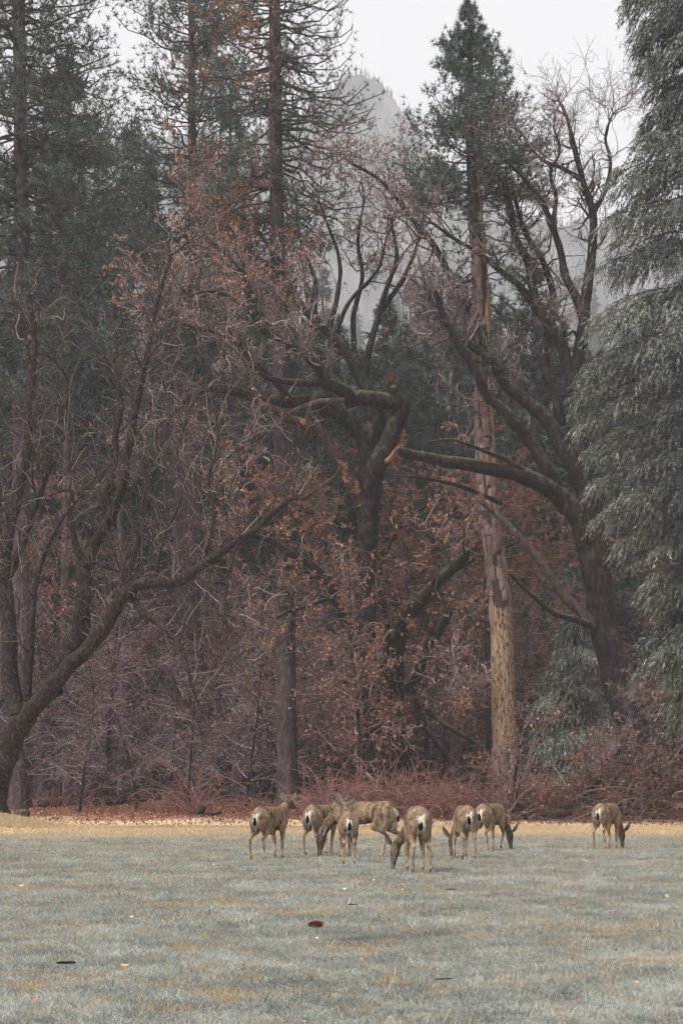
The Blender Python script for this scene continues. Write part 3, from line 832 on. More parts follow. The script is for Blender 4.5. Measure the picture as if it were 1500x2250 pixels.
    V, F = tubes(C2, R2, 4); parts.append((V, F, tn(len(C2), 6 * 4)))
    V, F = tubes(C3, R3, 3); parts.append((V, F, tn(len(C3), 4 * 3)))
    last = C3
    if n4:
        p, d, rr, pl = spawn(C3, R3, n4, 0.2, 1.0, 25, 70, r)
        C4 = grow(p, d, r.uniform(*cfg['L'][3], n4), 3, 0.25, 0.0, r)
        V, F = tubes(C4, np.full((n4, 3), 0.008), 3); parts.append((V, F, np.clip(tn(n4, 2 * 3) + 0.2, 0, 1)))
        last = C4
    V, F, ti = join(parts)
    tw = link('twigs', make_mesh('twigs', V - base, F, tint=ti, mat=M[twig]), t, kind='stuff')
    if leaf:
        m = last.shape[1]
        k = r.integers(0, len(last), leaf['n'] * 2); j = r.integers(1, m, leaf['n'] * 2)
        p = last[k, j] + r.normal(0, 0.03, (len(k), 3))
        w = leaf['where'](p)
        sel = r.random(len(p)) < w * (0.35 + 0.65 * (bump_field(p, 0.8, seed) > -0.05)); p = p[sel]
        d = nrm(r.normal(size=p.shape) + [0, 0, -0.7])
        Lf = r.uniform(0.07, 0.14, len(p)) * leaf.get('size', 1)
        V, F = leafquads(p, d, Lf, Lf * r.uniform(0.5, 0.85, len(p)), r)
        ti = np.clip(np.where(r.random(len(p)) < 0.14, r.uniform(0.7, 1.0, len(p)), r.normal(0.5, 0.2, len(p))) * leaf.get('tone', 1), 0, 1)
        link('leaves', make_mesh('leaves', V - base, F, tint=ti, mat=M['rust_leaf']), tw, kind='stuff')
    return t

def zrow(p, lo, hi):        # weight by height, given as photo rows at the tree's own distance
    return lambda q: smooth01(-lo, -hi, -(HZ - (q[:, 2] - CAM_H) * FPX / q[:, 1]))

# centre oak: knotted mossy limbs sweeping left, one torn open to orange heartwood
YA = 78.0
A = [
 dict(kind='trunk', p=[(830, 1745), (822, 1600), (808, 1450), (800, 1300), (803, 1190), (806, 1140), (818, 1070)], r=(27, 20), twigs=0),
 dict(p=[(803, 1200), (808, 1110), (828, 1030), (856, 970), (876, 925), (880, 890), (864, 868)], r=(24, 18), y=(78, 77.5), twigs=0),
 dict(p=[(868, 890), (866, 862), (857, 836)], r=(15, 6), y=(77.5, 77.4), n=12, broken=1, twigs=0),
 dict(p=[(874, 884), (830, 878), (785, 876), (764, 884), (762, 864), (740, 850), (715, 838), (700, 805), (665, 775), (620, 745), (580, 725), (556, 688)], r=(18, 8), y=(77.5, 76), n=44),
 dict(p=[(716, 838), (660, 840), (600, 835), (565, 815), (545, 780), (528, 752)], r=(9, 4), y=(77, 76)),
 dict(p=[(804, 1060), (808, 1000), (788, 955), (765, 928), (730, 905), (690, 885), (640, 880), (580, 882), (520, 862), (455, 855), (405, 880), (365, 930)], r=(20, 6), y=(78, 76.5), n=40),
 dict(p=[(794, 1110), (770, 1050), (742, 1000), (700, 952), (650, 925), (610, 905), (572, 892)], r=(18, 9), y=(77.8, 76), mat='torn', broken=1, twigs=0, label='torn limb peeled open to orange heartwood'),
 dict(p=[(756, 878), (700, 882), (650, 900), (612, 930), (588, 955), (570, 978)], r=(6.5, 3), y=(77, 75.5), mat='dead_wood'),
 dict(p=[(815, 1030), (836, 935), (825, 880), (790, 830), (765, 780), (735, 740), (690, 700), (650, 655), (625, 600)], r=(18, 7), y=(78.3, 79.5), n=32),
 dict(p=[(655, 660), (610, 600), (562, 560), (520, 515)], r=(7, 3), y=(79, 80)),
 dict(p=[(800, 840), (812, 760), (832, 690), (852, 620), (870, 560), (858, 480)], r=(9, 3), y=(79, 80)),
 dict(p=[(560, 692), (548, 640), (538, 600), (500, 560), (470, 535)], r=(7, 3), y=(76, 76)),
 dict(p=[(562, 694), (520, 660), (470, 640), (415, 652)], r=(6, 2.5), y=(76, 75)),
 dict(p=[(722, 725), (742, 650), (746, 580), (722, 500), (700, 440)], r=(6.5, 2), y=(79, 80)),
 dict(p=[(640, 880), (560, 790), (500, 740), (430, 720), (360, 700)], r=(7, 3), y=(77, 75)),
 dict(p=[(625, 600), (590, 540), (540, 480), (470, 450)], r=(6, 2.5), y=(79.5, 81)),
 dict(p=[(690, 700), (690, 610), (660, 530), (650, 450)], r=(6, 2.5), y=(79, 81)),
 dict(p=[(780, 790), (776, 700), (796, 610), (786, 530), (800, 440)], r=(7, 2.5), y=(79.5, 81)),
 dict(p=[(832, 690), (880, 620), (912, 550), (930, 470), (915, 400)], r=(6, 2.2), y=(79.5, 81)),
 dict(p=[(735, 740), (770, 660), (830, 590), (850, 520)], r=(6, 2.2), y=(79, 80)),
]
t_ = NT('torn', 0.85, 0.1)
v_ = t_.coord('Object', (1, 1, 1)); n_ = t_.noise(v_, 2.2, 4, 0.6)
t_.color(t_.mix(t_.step(n_, 0.55, 0.64), t_.ramp(t_.noise(v_, 14, 5), [(0.35, (0.02, 0.015, 0.015)), (0.7, (0.09, 0.06, 0.055))]),
                t_.ramp(t_.noise(v_, 10, 4), [(0.3, (0.14, 0.065, 0.04)), (0.7, (0.34, 0.19, 0.12))])))
t_.bump(t_.noise(v_, 12, 4), 0.7, 0.05); M['torn'] = t_.m
# a bright fresh tear where the bough joins on the right
A.append(dict(p=[(838, 1016), (852, 1008), (868, 992), (878, 980)], r=(7, 4), y=(77.4, 77.0), n=10, mat='heartwood', broken=1, twigs=0))
broadleaf('oak_tree', 'big crooked oak with mossy limbs sweeping left and one torn open', 'oak tree', A, PG(830, YA), YA, 61, 'oak_bark', 'twig',
          dict(n=(120, 900, 4200, 4200), L=((1.5, 4.2), (0.7, 1.9), (0.35, 0.95), (0.18, 0.45)), t0=0.45, back=0.7, up=(0.07, 0.03, 0.02), pale=0.16),
          leaf=dict(n=16000, size=1.15, where=lambda q: (0.12 + 0.88 * zrow(q, 720, 560)(q)) * (0.35 + 0.65 * smooth01(3.0, -2.0, q[:, 0]))))

# right oak: leaning trunk and many ascending limbs under a fine bare crown
YB = 75.0
B = [
 dict(kind='trunk', p=[(1404, 1725), (1388, 1600), (1362, 1500), (1340, 1400), (1322, 1300), (1306, 1200), (1292, 1105)], r=(40, 27), twigs=0),
 dict(p=[(1316, 1290), (1284, 1190), (1252, 1118), (1210, 1075), (1150, 1045), (1080, 1025), (1000, 1015), (930, 1003), (876, 994)], r=(27, 10), y=(75, 73.5), n=36, twigs=0),
 dict(p=[(1232, 1095), (1200, 1035), (1152, 958), (1100, 895), (1070, 865), (1038, 800), (1000, 745), (972, 690), (955, 640)], r=(16, 6), y=(74.5, 73)),
 dict(p=[(1296, 1110), (1262, 1030), (1215, 940), (1160, 888), (1108, 850), (1068, 786), (1032, 758), (998, 738), (965, 700), (940, 640)], r=(21, 5), y=(75, 76), n=36),
 dict(p=[(1068, 786), (1055, 725), (1030, 680), (1004, 640), (975, 585), (955, 545), (905, 480), (840, 400), (775, 360)], r=(11, 3), y=(75.7, 77)),
 dict(p=[(1288, 1110), (1276, 1015), (1268, 900), (1250, 825), (1230, 755), (1200, 710), (1175, 650), (1160, 575), (1132, 525), (1120, 450), (1100, 395), (1062, 365)], r=(20, 4), y=(75, 76.5), n=40),
 dict(p=[(1232, 935), (1214, 850), (1194, 800), (1204, 725), (1216, 690), (1212, 640), (1190, 575), (1152, 515), (1130, 440)], r=(13, 4), y=(75.5, 77)),
 dict(p=[(1200, 712), (1150, 640), (1105, 600), (1060, 565), (1005, 530), (950, 490)], r=(10, 3), y=(76, 75)),
 dict(p=[(1262, 860), (1274, 760), (1282, 690), (1292, 620), (1300, 550), (1302, 470), (1282, 400), (1262, 330), (1244, 255)], r=(16, 4), y=(75, 75.5), n=34),
 dict(p=[(1280, 700), (1262, 650), (1240, 600), (1230, 550), (1212, 500), (1186, 440), (1142, 385), (1100, 345)], r=(11, 3.5), y=(75.2, 74)),
 dict(p=[(1212, 500), (1222, 440), (1210, 380), (1230, 330), (1215, 280)], r=(6, 2), y=(74.5, 74)),
 dict(p=[(1302, 470), (1330, 420), (1340, 360), (1330, 300), (1345, 250)], r=(6, 2), y=(75.3, 76)),
 dict(p=[(1282, 400), (1240, 370), (1190, 350), (1150, 300), (1130, 285)], r=(6, 2), y=(75.4, 76)),
 dict(p=[(1190, 1060), (1120, 1015), (1050, 985), (985, 965), (940, 970)], r=(8, 1.5), y=(74.2, 72.5), twigs=0),
 dict(p=[(1100, 1105), (1060, 1090), (1010, 1070), (930, 1050), (868, 1046)], r=(6, 1.5), y=(75, 74), twigs=0),
 dict(p=[(1336, 1398), (1240, 1310), (1185, 1235), (1122, 1160), (1056, 1098)], r=(13, 7), y=(75.0, 73.5), mat='dead_wood', broken=1, twigs=0, label='grey broken bough leaning against the trunk'),
 dict(p=[(1340, 1400), (1280, 1368), (1220, 1345), (1160, 1300), (1118, 1262)], r=(10, 2.5), y=(75.0, 73), twigs=0),
 dict(p=[(1278, 770), (1262, 730), (1240, 740), (1238, 725)], r=(5, 2.5), y=(75, 74.5), n=14),
]
broadleaf('oak_tree', 'leaning oak with many ascending limbs and fine bare crown beside the cedar', 'oak tree', B, PG(1404, YB), YB, 62, 'oak_bark', 'twig',
          dict(n=(140, 900, 4000, 3800), L=((1.0, 3.2), (0.6, 1.6), (0.3, 0.85), (0.18, 0.4)), t0=0.45, back=0.5, up=(0.06, 0.03, 0.03), pale=0.05, wig=0.30),
          leaf=dict(n=3000, size=1.0, where=lambda q: smooth01(8.0, 4.0, q[:, 0]) * 0.9))

# low broken oak hung with rust leaves, between the centre oak and the stripped pine
YC = 82.0
C_ = [
 dict(kind='trunk', p=[(884, 1730), (872, 1620), (866, 1520), (868, 1430)], r=(21, 17), twigs=0),
 dict(p=[(868, 1445), (890, 1370), (920, 1330), (970, 1270), (1034, 1214)], r=(17, 12), y=(80, 78.5), broken=1),
 dict(p=[(900, 1520), (938, 1430), (968, 1372), (994, 1328)], r=(14, 9), y=(80, 79), n=16, broken=1, twigs=0, label='snapped stub with bright yellow splinters'),
 dict(p=[(868, 1490), (800, 1430), (760, 1380), (735, 1310), (715, 1270), (680, 1240), (640, 1215), (600, 1190), (560, 1175)], r=(15, 6), y=(80, 78), n=34),
 dict(p=[(858, 1460), (850, 1380), (838, 1300), (835, 1235), (850, 1180)], r=(8, 4), y=(80, 81)),
 dict(p=[(912, 1535), (934, 1610), (938, 1712)], r=(8, 7), y=(79, 78.5), n=14, twigs=0),
 dict(p=[(912, 1535), (960, 1580), (1010, 1612), (1066, 1642)], r=(7, 4), y=(79, 77.5), twigs=0),
 dict(p=[(905, 1560), (950, 1620), (990, 1668), (1044, 1716)], r=(7, 6), y=(79, 78), twigs=0),
 dict(p=[(926, 1345), (948, 1430), (962, 1470), (988, 1480)], r=(5, 3), y=(79, 78), n=16),
 dict(p=[(835, 1240), (780, 1180), (720, 1140), (650, 1120)], r=(5, 2), y=(81, 79)),
 dict(p=[(835, 1240), (880, 1160), (940, 1110), (1000, 1090)], r=(5, 2), y=(81, 80)),
 dict(p=[(970, 1270), (1060, 1220), (1150, 1190), (1240, 1180)], r=(5, 2), y=(80, 82)),
 dict(p=[(735, 1310), (680, 1330), (620, 1350), (570, 1400)], r=(5, 2), y=(79, 78)),
]
broadleaf('oak_tree', 'low broken oak thick with rust-coloured dead leaves beside the bark-stripped pine', 'oak tree', C_, PG(884, YC), YC, 63, 'oak_bark', 'twig',
          dict(n=(90, 700, 3000, 3000), L=((1.5, 4.5), (0.8, 2.0), (0.4, 1.0), (0.18, 0.4)), t0=0.3, back=0.5, up=(0.02, 0.01, 0.0), pale=0.14),
          leaf=dict(n=24000, size=1.25, where=lambda q: 0.22 + 0.78 * smooth01(7.0, 11.0, q[:, 2])))

# orchard tree at the left edge: black gnarled limbs under a thicket of pale suckers
YD = 56.0
D_ = [
 dict(kind='trunk', p=[(-22, 1815), (-12, 1740), (16, 1660), (48, 1590), (90, 1535), (130, 1505)], r=(39, 17), twigs=0),
 dict(p=[(40, 1605), (86, 1545), (148, 1490), (196, 1448), (216, 1400), (250, 1340), (285, 1295), (340, 1276), (400, 1272), (440, 1245), (500, 1205), (560, 1170), (600, 1130), (642, 1098)], r=(21, 5), y=(56, 53.5), n=46, wig=0.9),
 dict(p=[(100, 1525), (150, 1435), (178, 1380), (190, 1300), (184, 1235)], r=(22, 16), y=(56, 56.5)),
 dict(p=[(186, 1245), (214, 1190), (242, 1140), (234, 1085), (250, 1020), (256, 955), (268, 900), (262, 850)], r=(14, 5), y=(56.5, 57)),
 dict(p=[(240, 1145), (268, 1080), (282, 990), (304, 880), (328, 760), (350, 650), (376, 560)], r=(12, 3), y=(56.4, 55.5)),
 dict(p=[(186, 1245), (166, 1190), (156, 1130), (160, 1080)], r=(9, 5), y=(56.5, 56), n=16, broken=1),
 dict(p=[(40, 1570), (22, 1500), (18, 1400), (10, 1300), (14, 1200), (38, 1100), (60, 1000), (70, 850), (74, 750), (66, 690)], r=(20, 6), y=(56, 57.5), n=36),
 dict(p=[(60, 760), (68, 730), (78, 705)], r=(5, 2), y=(56.6, 56.5), n=10, mat='torn', broken=1, twigs=0),
 dict(p=[(60, 1570), (70, 1420), (78, 1300), (96, 1230), (130, 1150), (164, 1108)], r=(9, 3.5), y=(56, 54.5)),
 dict(p=[(286, 1298), (312, 1340), (350, 1370), (382, 1400), (405, 1440), (420, 1500), (442, 1565)], r=(8, 2.5), y=(55.3, 53)),
 dict(p=[(560, 1172), (522, 1200), (502, 1260), (496, 1330), (500, 1410)], r=(4.5, 1.6), y=(54.2, 53)),
 dict(p=[(216, 1402), (262, 1320), (302, 1200), (330, 1100), (345, 1000)], r=(9, 3), y=(55.6, 57)),
 dict(p=[(642, 1100), (652, 1040), (668, 978)], r=(2.5, 1.2), y=(53.5, 53.5), n=14),
 dict(p=[(440, 1246), (470, 1150), (460, 1060), (480, 960), (470, 890)], r=(5, 2), y=(54.6, 55)),
 dict(p=[(340, 1278), (360, 1180), (400, 1090), (390, 1000), (410, 920)], r=(5, 2), y=(55, 56)),
 dict(p=[(14, 1200), (-40, 1080), (-80, 950), (-70, 820)], r=(12, 4), y=(56.8, 56)),
 dict(p=[(10, 1300), (60, 1180), (100, 1060), (140, 960), (150, 830)], r=(7, 2.5), y=(57, 58)),
]
broadleaf('orchard_tree', 'gnarled black orchard tree with pale upright suckers on a low mound', 'apple tree', D_, PG(-22, YD), YD, 64, 'apple_bark', 'apple_twig',
          dict(n=(170, 1000, 2500, 0), L=((0.8, 2.6), (0.5, 1.7), (0.25, 0.9)), t0=0.2, up=(0.14, 0.06, -0.03), pale=0.12, suckers=150, wig=0.2, upbias=1.2, rmax=0.035),
          leaf=dict(n=500, size=0.8, where=lambda q: 0.5 + 0 * q[:, 0]))

# saplings and brushy young trees that fill the shade with fine twigs
def sapling(px, Y, h, label, seed, leaves=0, horiz=True, group=None, n=(60, 420, 2200), tone=1.0, base_frac=0.08):
    r = np.random.default_rng(seed)
    base = PG(px, Y)
    t = thing('sapling', label, 'sapling', base, group)
    C = grow(base[None], np.array([[r.normal(0, 0.06), r.normal(0, 0.06), 1]]), np.array([h]), 24, 0.05, 0.02, r)
    R = np.linspace(0.03 + h * 0.006, 0.012, 24)[None]
    V, F = tubes(C, R, 7, 0.08, 9, seed)
    link('trunk', make_mesh('trunk', V - base, F, smooth=True, mat=M['oak_bark']), t)
    p, d, rr, pl = spawn(C, R, n[0], base_frac, 1.0, 55, 95, r)
    frac = (p[:, 2] - base[2]) / h
    C1 = grow(p, d, h * 0.30 * (1.15 - frac) * r.uniform(0.5, 1.2, n[0]), 9, 0.10 if horiz else 0.2, -0.01 if horiz else 0.06, r)
    R1 = taper(np.clip(rr * 0.5, 0.010, 0.03), 9, 0.4)
    p, d, rr, pl = spawn(C1, R1, n[1], 0.15, 1, 25, 60, r)
    C2 = grow(p, d, r.uniform(0.4, 1.2, n[1]), 6, 0.13, 0.0, r); R2 = taper(np.full(n[1], 0.010), 6, 0.6)
    p, d, rr, pl = spawn(C2, R2, n[2], 0.1, 1, 25, 65, r)
    C3 = grow(p, d, r.uniform(0.2, 0.7, n[2]), 4, 0.16, 0.0, r)
    def tn(k, reps): 
        v = np.clip(r.normal(0.42, 0.15, k), 0, 0.85); v = np.where(r.random(k) < 0.08, 0.95, v); return np.repeat(v, reps)
    V, F, ti = join([(*tubes(C1, R1, 4), tn(n[0], 32)), (*tubes(C2, R2, 3), tn(n[1], 15)), (*tubes(C3, np.full((n[2], 4), 0.009), 3), tn(n[2], 9))])
    tw = link('twigs', make_mesh('twigs', V - base, F, tint=ti, mat=M['twig']), t, kind='stuff')
    if leaves:
        k = r.integers(0, n[2], leaves); p = C3[k, r.integers(1, 4, leaves)]
        d = nrm(r.normal(size=p.shape) + [0, 0, -0.7]); Lf = r.uniform(0.08, 0.16, leaves)
        V, F = leafquads(p, d, Lf, Lf * 0.7, r)
        link('leaves', make_mesh('leaves', V - base, F, tint=np.clip(r.normal(0.46, 0.24, leaves) * tone, 0, 1), mat=M['rust_leaf']), tw, kind='stuff')
    return t
def plant_saplings(protos, spots, label, group, r):
    used = set()
    for px, Y, h in spots:
        k = int(r.integers(0, len(protos))); o, h0 = protos[k]
        s = h / h0; rz = r.uniform(0, 6.28)
        if k not in used:
            used.add(k); o.location = [float(v) for v in PG(px, Y)]; o.rotation_euler = (0, 0, rz); o.scale = (s, s, s)
        else: dup(o, PG(px, Y), rz, s, label, group)
    for k, (o, h0) in enumerate(protos):
        if k not in used: o.location = [float(v) for v in PG(-150 + 1800 * k, 100)]
rs_ = np.random.default_rng(55)
gs = 'twiggy bare saplings in the shade'; ls = 'bare twiggy sapling with level sprays of fine mauve twigs in the wood'
pb_ = [(sapling(750, 82, h, ls, 100 + i, leaves=250, group=gs, n=(60, 400, 1250)), h) for i, h in enumerate((9.5, 12, 14.5))]
plant_saplings(pb_, [(175, 80, 9.5), (300, 83, 10.5), (420, 79, 8.5), (540, 82, 9.5), (235, 90, 13), (480, 91, 13), (345, 95, 16), (120, 92, 15), (600, 90, 12), (690, 86, 9),
                     (60, 84, 12), (380, 86, 10), (1230, 82, 8), (980, 86, 7)], ls, gs, rs_)
gl = 'rust-leaved young oaks in the wood'; ll = 'young oak still hung with rust-brown leaves in the wood'
pl_ = [(sapling(750, 86, h, ll, 200 + i, leaves=4200, horiz=False, group=gl, n=(62, 420, 1250), tone=0.95, base_frac=0.18), h) for i, h in enumerate((11, 13, 15, 20))]
plant_saplings(pl_, [(545, 88, 14), (700, 90, 14), (760, 86, 11.5), (960, 88, 13.5), (1190, 84, 13), (1290, 86, 12), (1400, 82, 12.5), (1475, 80, 12), (1010, 92, 15), (245, 92, 19),
                     (120, 92, 18), (450, 96, 20), (860, 92, 15), (805, 76, 12.6), (1140, 86, 12.5)], ll, gl, rs_)

# ------------------------------------------------------------------ brush along the wood's edge
def cane_bush(px, Y, n, spread, hmax, label, seed, group=None, arch=1.0):
    r = np.random.default_rng(seed)
    base = PG(px, Y)
    t = thing('cane_bush', label, 'bramble bush', base, group)
    s = base[None] + np.stack([r.normal(0, spread, n), r.normal(0, spread * 0.7, n), np.zeros(n)], -1)
    s[:, 2] = ground_z(s[:, 0], s[:, 1]) - 0.03
    d = nrm(np.stack([r.normal(0, 0.42, n), r.normal(0, 0.42, n), np.ones(n)], -1))
    N = 14; L = hmax * r.uniform(0.55, 1.6, n); C = np.empty((n, N, 3)); C[:, 0] = s; dd = d.copy()
    droop = r.uniform(0.04, 0.22, n) * arch
    side = nrm(np.stack([d[:, 0], d[:, 1], 0 * droop], -1) + 1e-6)
    for i in range(1, N):
        dd = nrm(dd + side * (droop * 0.5)[:, None] + np.array([0, 0, -1.0]) * (droop * (0.3 + i / N))[:, None] + r.normal(0, 0.035, (n, 3)))
        C[:, i] = C[:, i - 1] + dd * (L / (N - 1))[:, None]
        C[:, i, 2] = np.maximum(C[:, i, 2], ground_z(C[:, i, 0], C[:, i, 1]) + 0.02)
    R = taper(r.uniform(0.010, 0.019, n), N, 0.45)
    p, d2, rr, pl = spawn(C, R, n * 3, 0.3, 1, 25, 80, r)
    C2 = grow(p, d2, r.uniform(0.2, 0.7, n * 3), 5, 0.16, -0.03, r)
    tn = lambda k, m: np.repeat(np.clip(r.normal(0.45, 0.25, k), 0, 1), m)
    V, F, ti = join([(*tubes(C, R, 4), tn(n, (N - 1) * 4)), (*tubes(C2, np.full((n * 3, 5), 0.007), 3), tn(n * 3, 12))])
    link('canes', make_mesh('canes', V - base, F, tint=ti, smooth=True, mat=M['cane']), t, kind='stuff')
    k = r.integers(0, n, n); pp = C[k, r.integers(4, N, n)]
    Lf = r.uniform(0.05, 0.10, n)
    V, F = leafquads(pp, nrm(r.normal(size=pp.shape)), Lf, Lf * 0.6, r)
    link('leaves', make_mesh('leaves', V - base, F, tint=np.clip(r.normal(0.4, 0.2, n), 0, 1), mat=M['rust_leaf']), t, kind='stuff')
for i, (px, Y, n, sp, h, lab) in enumerate([
    (690, 74, 120, 0.75, 1.55, 'low bush of red arching canes behind the leftmost grazing deer'),
    (770, 72, 200, 0.8, 2.3, 'tall tangle of red arching canes behind the broadside deer'),
    (860, 72, 220, 0.8, 2.35, 'wide tangle of red arching canes above the broadside deer\'s rump'),
    (950, 71, 200, 0.75, 2.2, 'tangle of red arching canes behind the nearest deer'),
    (1040, 70.5, 170, 0.7, 1.9, 'pinkish arching canes at the foot of the bark-stripped pine'),
    (430, 77, 60, 0.35, 2.9, 'fan of long red shoots springing over the small black stump'),
    (360, 80, 70, 0.8, 1.5, 'thin red-brown shoots left of the small black stump'),
    (555, 80, 60, 1.2, 1.0, 'sparse low red shoots left of the alert deer'),
    (170, 84, 60, 1.3, 1.4, 'sparse pinkish shoots beyond the long rotting log')]):
    cane_bush(px, Y, n, sp, h, lab, 300 + i)

def brush_pile():
    r = np.random.default_rng(71)
    Y = 70.5; base = PG(1330, Y)
    t = thing('brush_pile', 'long heap of felled branches full of dark red-brown leaves along the meadow edge', 'brush pile', base)
    n = 420
    px = r.uniform(1070, 1720, n); yy = Y + r.normal(0, 1.2, n)
    hh = np.interp(px, [1060, 1130, 1250, 1400, 1720], [0.9, 1.5, 1.7, 1.8, 1.9])
    s = np.stack([(px - 750) * yy / FPX, yy, np.zeros(n)], -1); g = ground_z(s[:, 0], s[:, 1])
    s[:, 2] = g + hh * r.random(n) ** 1.3 * np.exp(-((yy - Y - 0.3) / 1.9) ** 2)
    d = nrm(np.stack([r.normal(0, 1, n), r.normal(0, 0.6, n), r.uniform(-0.1, 0.5, n)], -1))
    C1 = grow(s, d, r.uniform(1.2, 3.6, n), 9, 0.16, -0.03, r)
    C1[:, :, 2] = np.maximum(C1[:, :, 2], ground_z(C1[:, :, 0], C1[:, :, 1]) + 0.02)
    R1 = taper(r.uniform(0.012, 0.045, n), 9, 0.35)
    p, d, rr, pl = spawn(C1, R1, 2000, 0.2, 1, 20, 70, r)
    C2 = grow(p, d, r.uniform(0.4, 1.3, 2000), 6, 0.2, -0.02, r); R2 = taper(np.clip(rr * 0.5, 0.006, 0.016), 6, 0.5)
    p, d, rr, pl = spawn(C2, R2, 3000, 0.2, 1, 20, 70, r)
    C3 = grow(p, d, r.uniform(0.15, 0.5, 3000), 3, 0.2, 0, r)
    tn = lambda k, m: np.repeat(np.clip(r.normal(0.4, 0.2, k), 0, 1), m)
    V, F, ti = join([(*tubes(C1, R1, 5), tn(n, 40)), (*tubes(C2, R2, 3), tn(2000, 15)), (*tubes(C3, np.full((3000, 3), 0.008), 3), tn(3000, 6))])
    V[:, 2] = np.maximum(V[:, 2], ground_z(V[:, 0], V[:, 1]) - 0.01)
    link('branches', make_mesh('branches', V - base, F, tint=ti, mat=M['twig']), t, kind='stuff')
    N = 26000
    k = r.integers(0, 3000, N); p = C3[k, r.integers(0, 3, N)] + r.normal(0, 0.06, (N, 3))
    p[:, 2] = np.maximum(p[:, 2], ground_z(p[:, 0], p[:, 1]) + 0.03)
    Lf = r.uniform(0.07, 0.15, N)
    V, F = leafquads(p, nrm(r.normal(size=p.shape) + [0, 0, -0.4]), Lf, Lf * 0.7, r)
    ti = np.where(r.random(N) < 0.06, r.uniform(0.7, 1, N), np.clip(r.normal(0.27, 0.16, N), 0, 1))
    link('leaves', make_mesh('leaves', V - base, F, tint=ti, mat=M['rust_leaf']), t, kind='stuff')
brush_pile()
# a dead sprawling branch standing out of the pile, and one above it
def dead_branch(pts, r0, Y, label, seed, n=(26, 160, 700), leaves=300):
    r = np.random.default_rng(seed)
    C, R = limb_curve(pts, r0, 1.2, Y, Y - 0.6, seed)
    base = PG(pts[0][0], Y)
    t = thing('dead_branch', label, 'dead branch', base)
    V, F = tubes(C[None], R[None], 7, 0.1, 8, seed)
    link('limb', make_mesh('limb', V - base, F, smooth=True, mat=M['oak_bark']), t)
    p, d, rr, pl = spawn(C[None], R[None], n[0], 0.15, 1, 30, 80, r, 0.5)
    C1 = grow(p, d, r.uniform(0.5, 2.0, n[0]), 8, 0.22, 0.03, r); R1 = taper(np.clip(rr * 0.5, 0.01, 0.03), 8)
    p, d, rr, pl = spawn(C1, R1, n[1], 0.1, 1, 30, 70, r); C2 = grow(p, d, r.uniform(0.3, 0.9, n[1]), 5, 0.2, 0, r)
    p, d, rr, pl = spawn(C2, taper(np.full(n[1], 0.01), 5), n[2], 0.1, 1, 30, 70, r); C3 = grow(p, d, r.uniform(0.15, 0.4, n[2]), 3, 0.2, 0, r)
    V, F, ti = join([(*tubes(C1, R1, 4), 0.3), (*tubes(C2, taper(np.full(n[1], 0.01), 5), 3), 0.5), (*tubes(C3, np.full((n[2], 3), 0.006), 3), 0.6)])
    tw = link('twigs', make_mesh('twigs', V - base, F, tint=ti, mat=M['twig']), t, kind='stuff')
    p = C3[r.integers(0, n[2], leaves), 1]; Lf = r.uniform(0.08, 0.15, leaves)
    V, F = leafquads(p, nrm(r.normal(size=p.shape) + [0, 0, -0.5]), Lf, Lf * 0.7, r)
    link('leaves', make_mesh('leaves', V - base, F, tint=np.clip(r.normal(0.5, 0.25, leaves), 0, 1), mat=M['rust_leaf']), tw, kind='stuff')
dead_branch([(1158, 1805), (1135, 1760), (1132, 1700), (1150, 1640), (1190, 1590)], 5, 69, 'dead branch standing up out of the leafy brush pile near the deer pair', 81)
dead_branch([(1285, 1760), (1330, 1690), (1380, 1620), (1400, 1560), (1440, 1540)], 6, 70.5, 'spreading dead branch above the brush pile under the leaning oak', 82)
dead_branch([(1480, 1770), (1440, 1700), (1380, 1680), (1300, 1660)], 5, 70, 'low dead branch lying back over the right part of the brush pile', 83)

# ------------------------------------------------------------------ logs and stump
def log(pts, r0, r1, label, seed, mat='apple_bark', name='fallen_log', cat='log', snags=5):
    r = np.random.default_rng(seed)
    W = np.array([np.array([PG(px, Y)[0], Y, gz(PG(px, Y)[0], Y) + h]) for px, Y, h in pts])
    base = W[0] * [1, 1, 0] + [0, 0, gz(W[0][0], W[0][1])]
    C = catmull(W, 20); R = np.linspace(r0, r1, 20)
    V, F = tubes(C[None], R[None], 12, 0.16, 6, seed)
    caps = [np.arange(12)[::-1][None], (np.arange(12) + 19 * 12)[None]]
    t = thing(name, label, cat, base)
    link('bole', make_mesh('bole', V - base, [F] + caps, smooth=True, mat=M[mat]), t)
    k = r.integers(2, 19, snags); d = nrm(np.stack([r.normal(0, 1, snags), r.normal(0, 1, snags), np.abs(r.normal(0.4, 0.4, snags))], -1))
    C1 = grow(C[k] + d * R[k][:, None] * 0.7, d, r.uniform(0.2, 0.7, snags), 5, 0.15, 0, r)
    for q in range(snags):
        V, F = tubes(C1[q:q + 1], taper(np.array([0.03]), 5), 6)
        link('snag', make_mesh('snag', V - base, F, smooth=True, mat=M[mat]), t)
log([(85, 86, 0.18), (150, 87, 0.22), (220, 88, 0.28), (290, 89.5, 0.36), (350, 91, 0.42)], 0.22, 0.34, 'long dark rotting log lying in the leaf litter at the wood\'s edge', 91, snags=9)
log([(28, 70, 0.10), (62, 70.8, 0.20)], 0.16, 0.14, 'short reddish log on the litter just beside the orchard tree trunk', 92, mat='dead_wood', snags=2)
log([(640, 78, 0.07), (672, 78.3, 0.09), (700, 78.6, 0.08)], 0.09, 0.07, 'small pale-topped log behind the alert deer\'s neck', 93, mat='dead_wood', snags=1)
log([(432, 74.5, 0.05), (442, 74.5, 0.30), (446, 74.6, 0.42)], 0.26, 0.17, 'small black stump at the foot of the long red shoots', 94, name='tree_stump', cat='stump', snags=2)
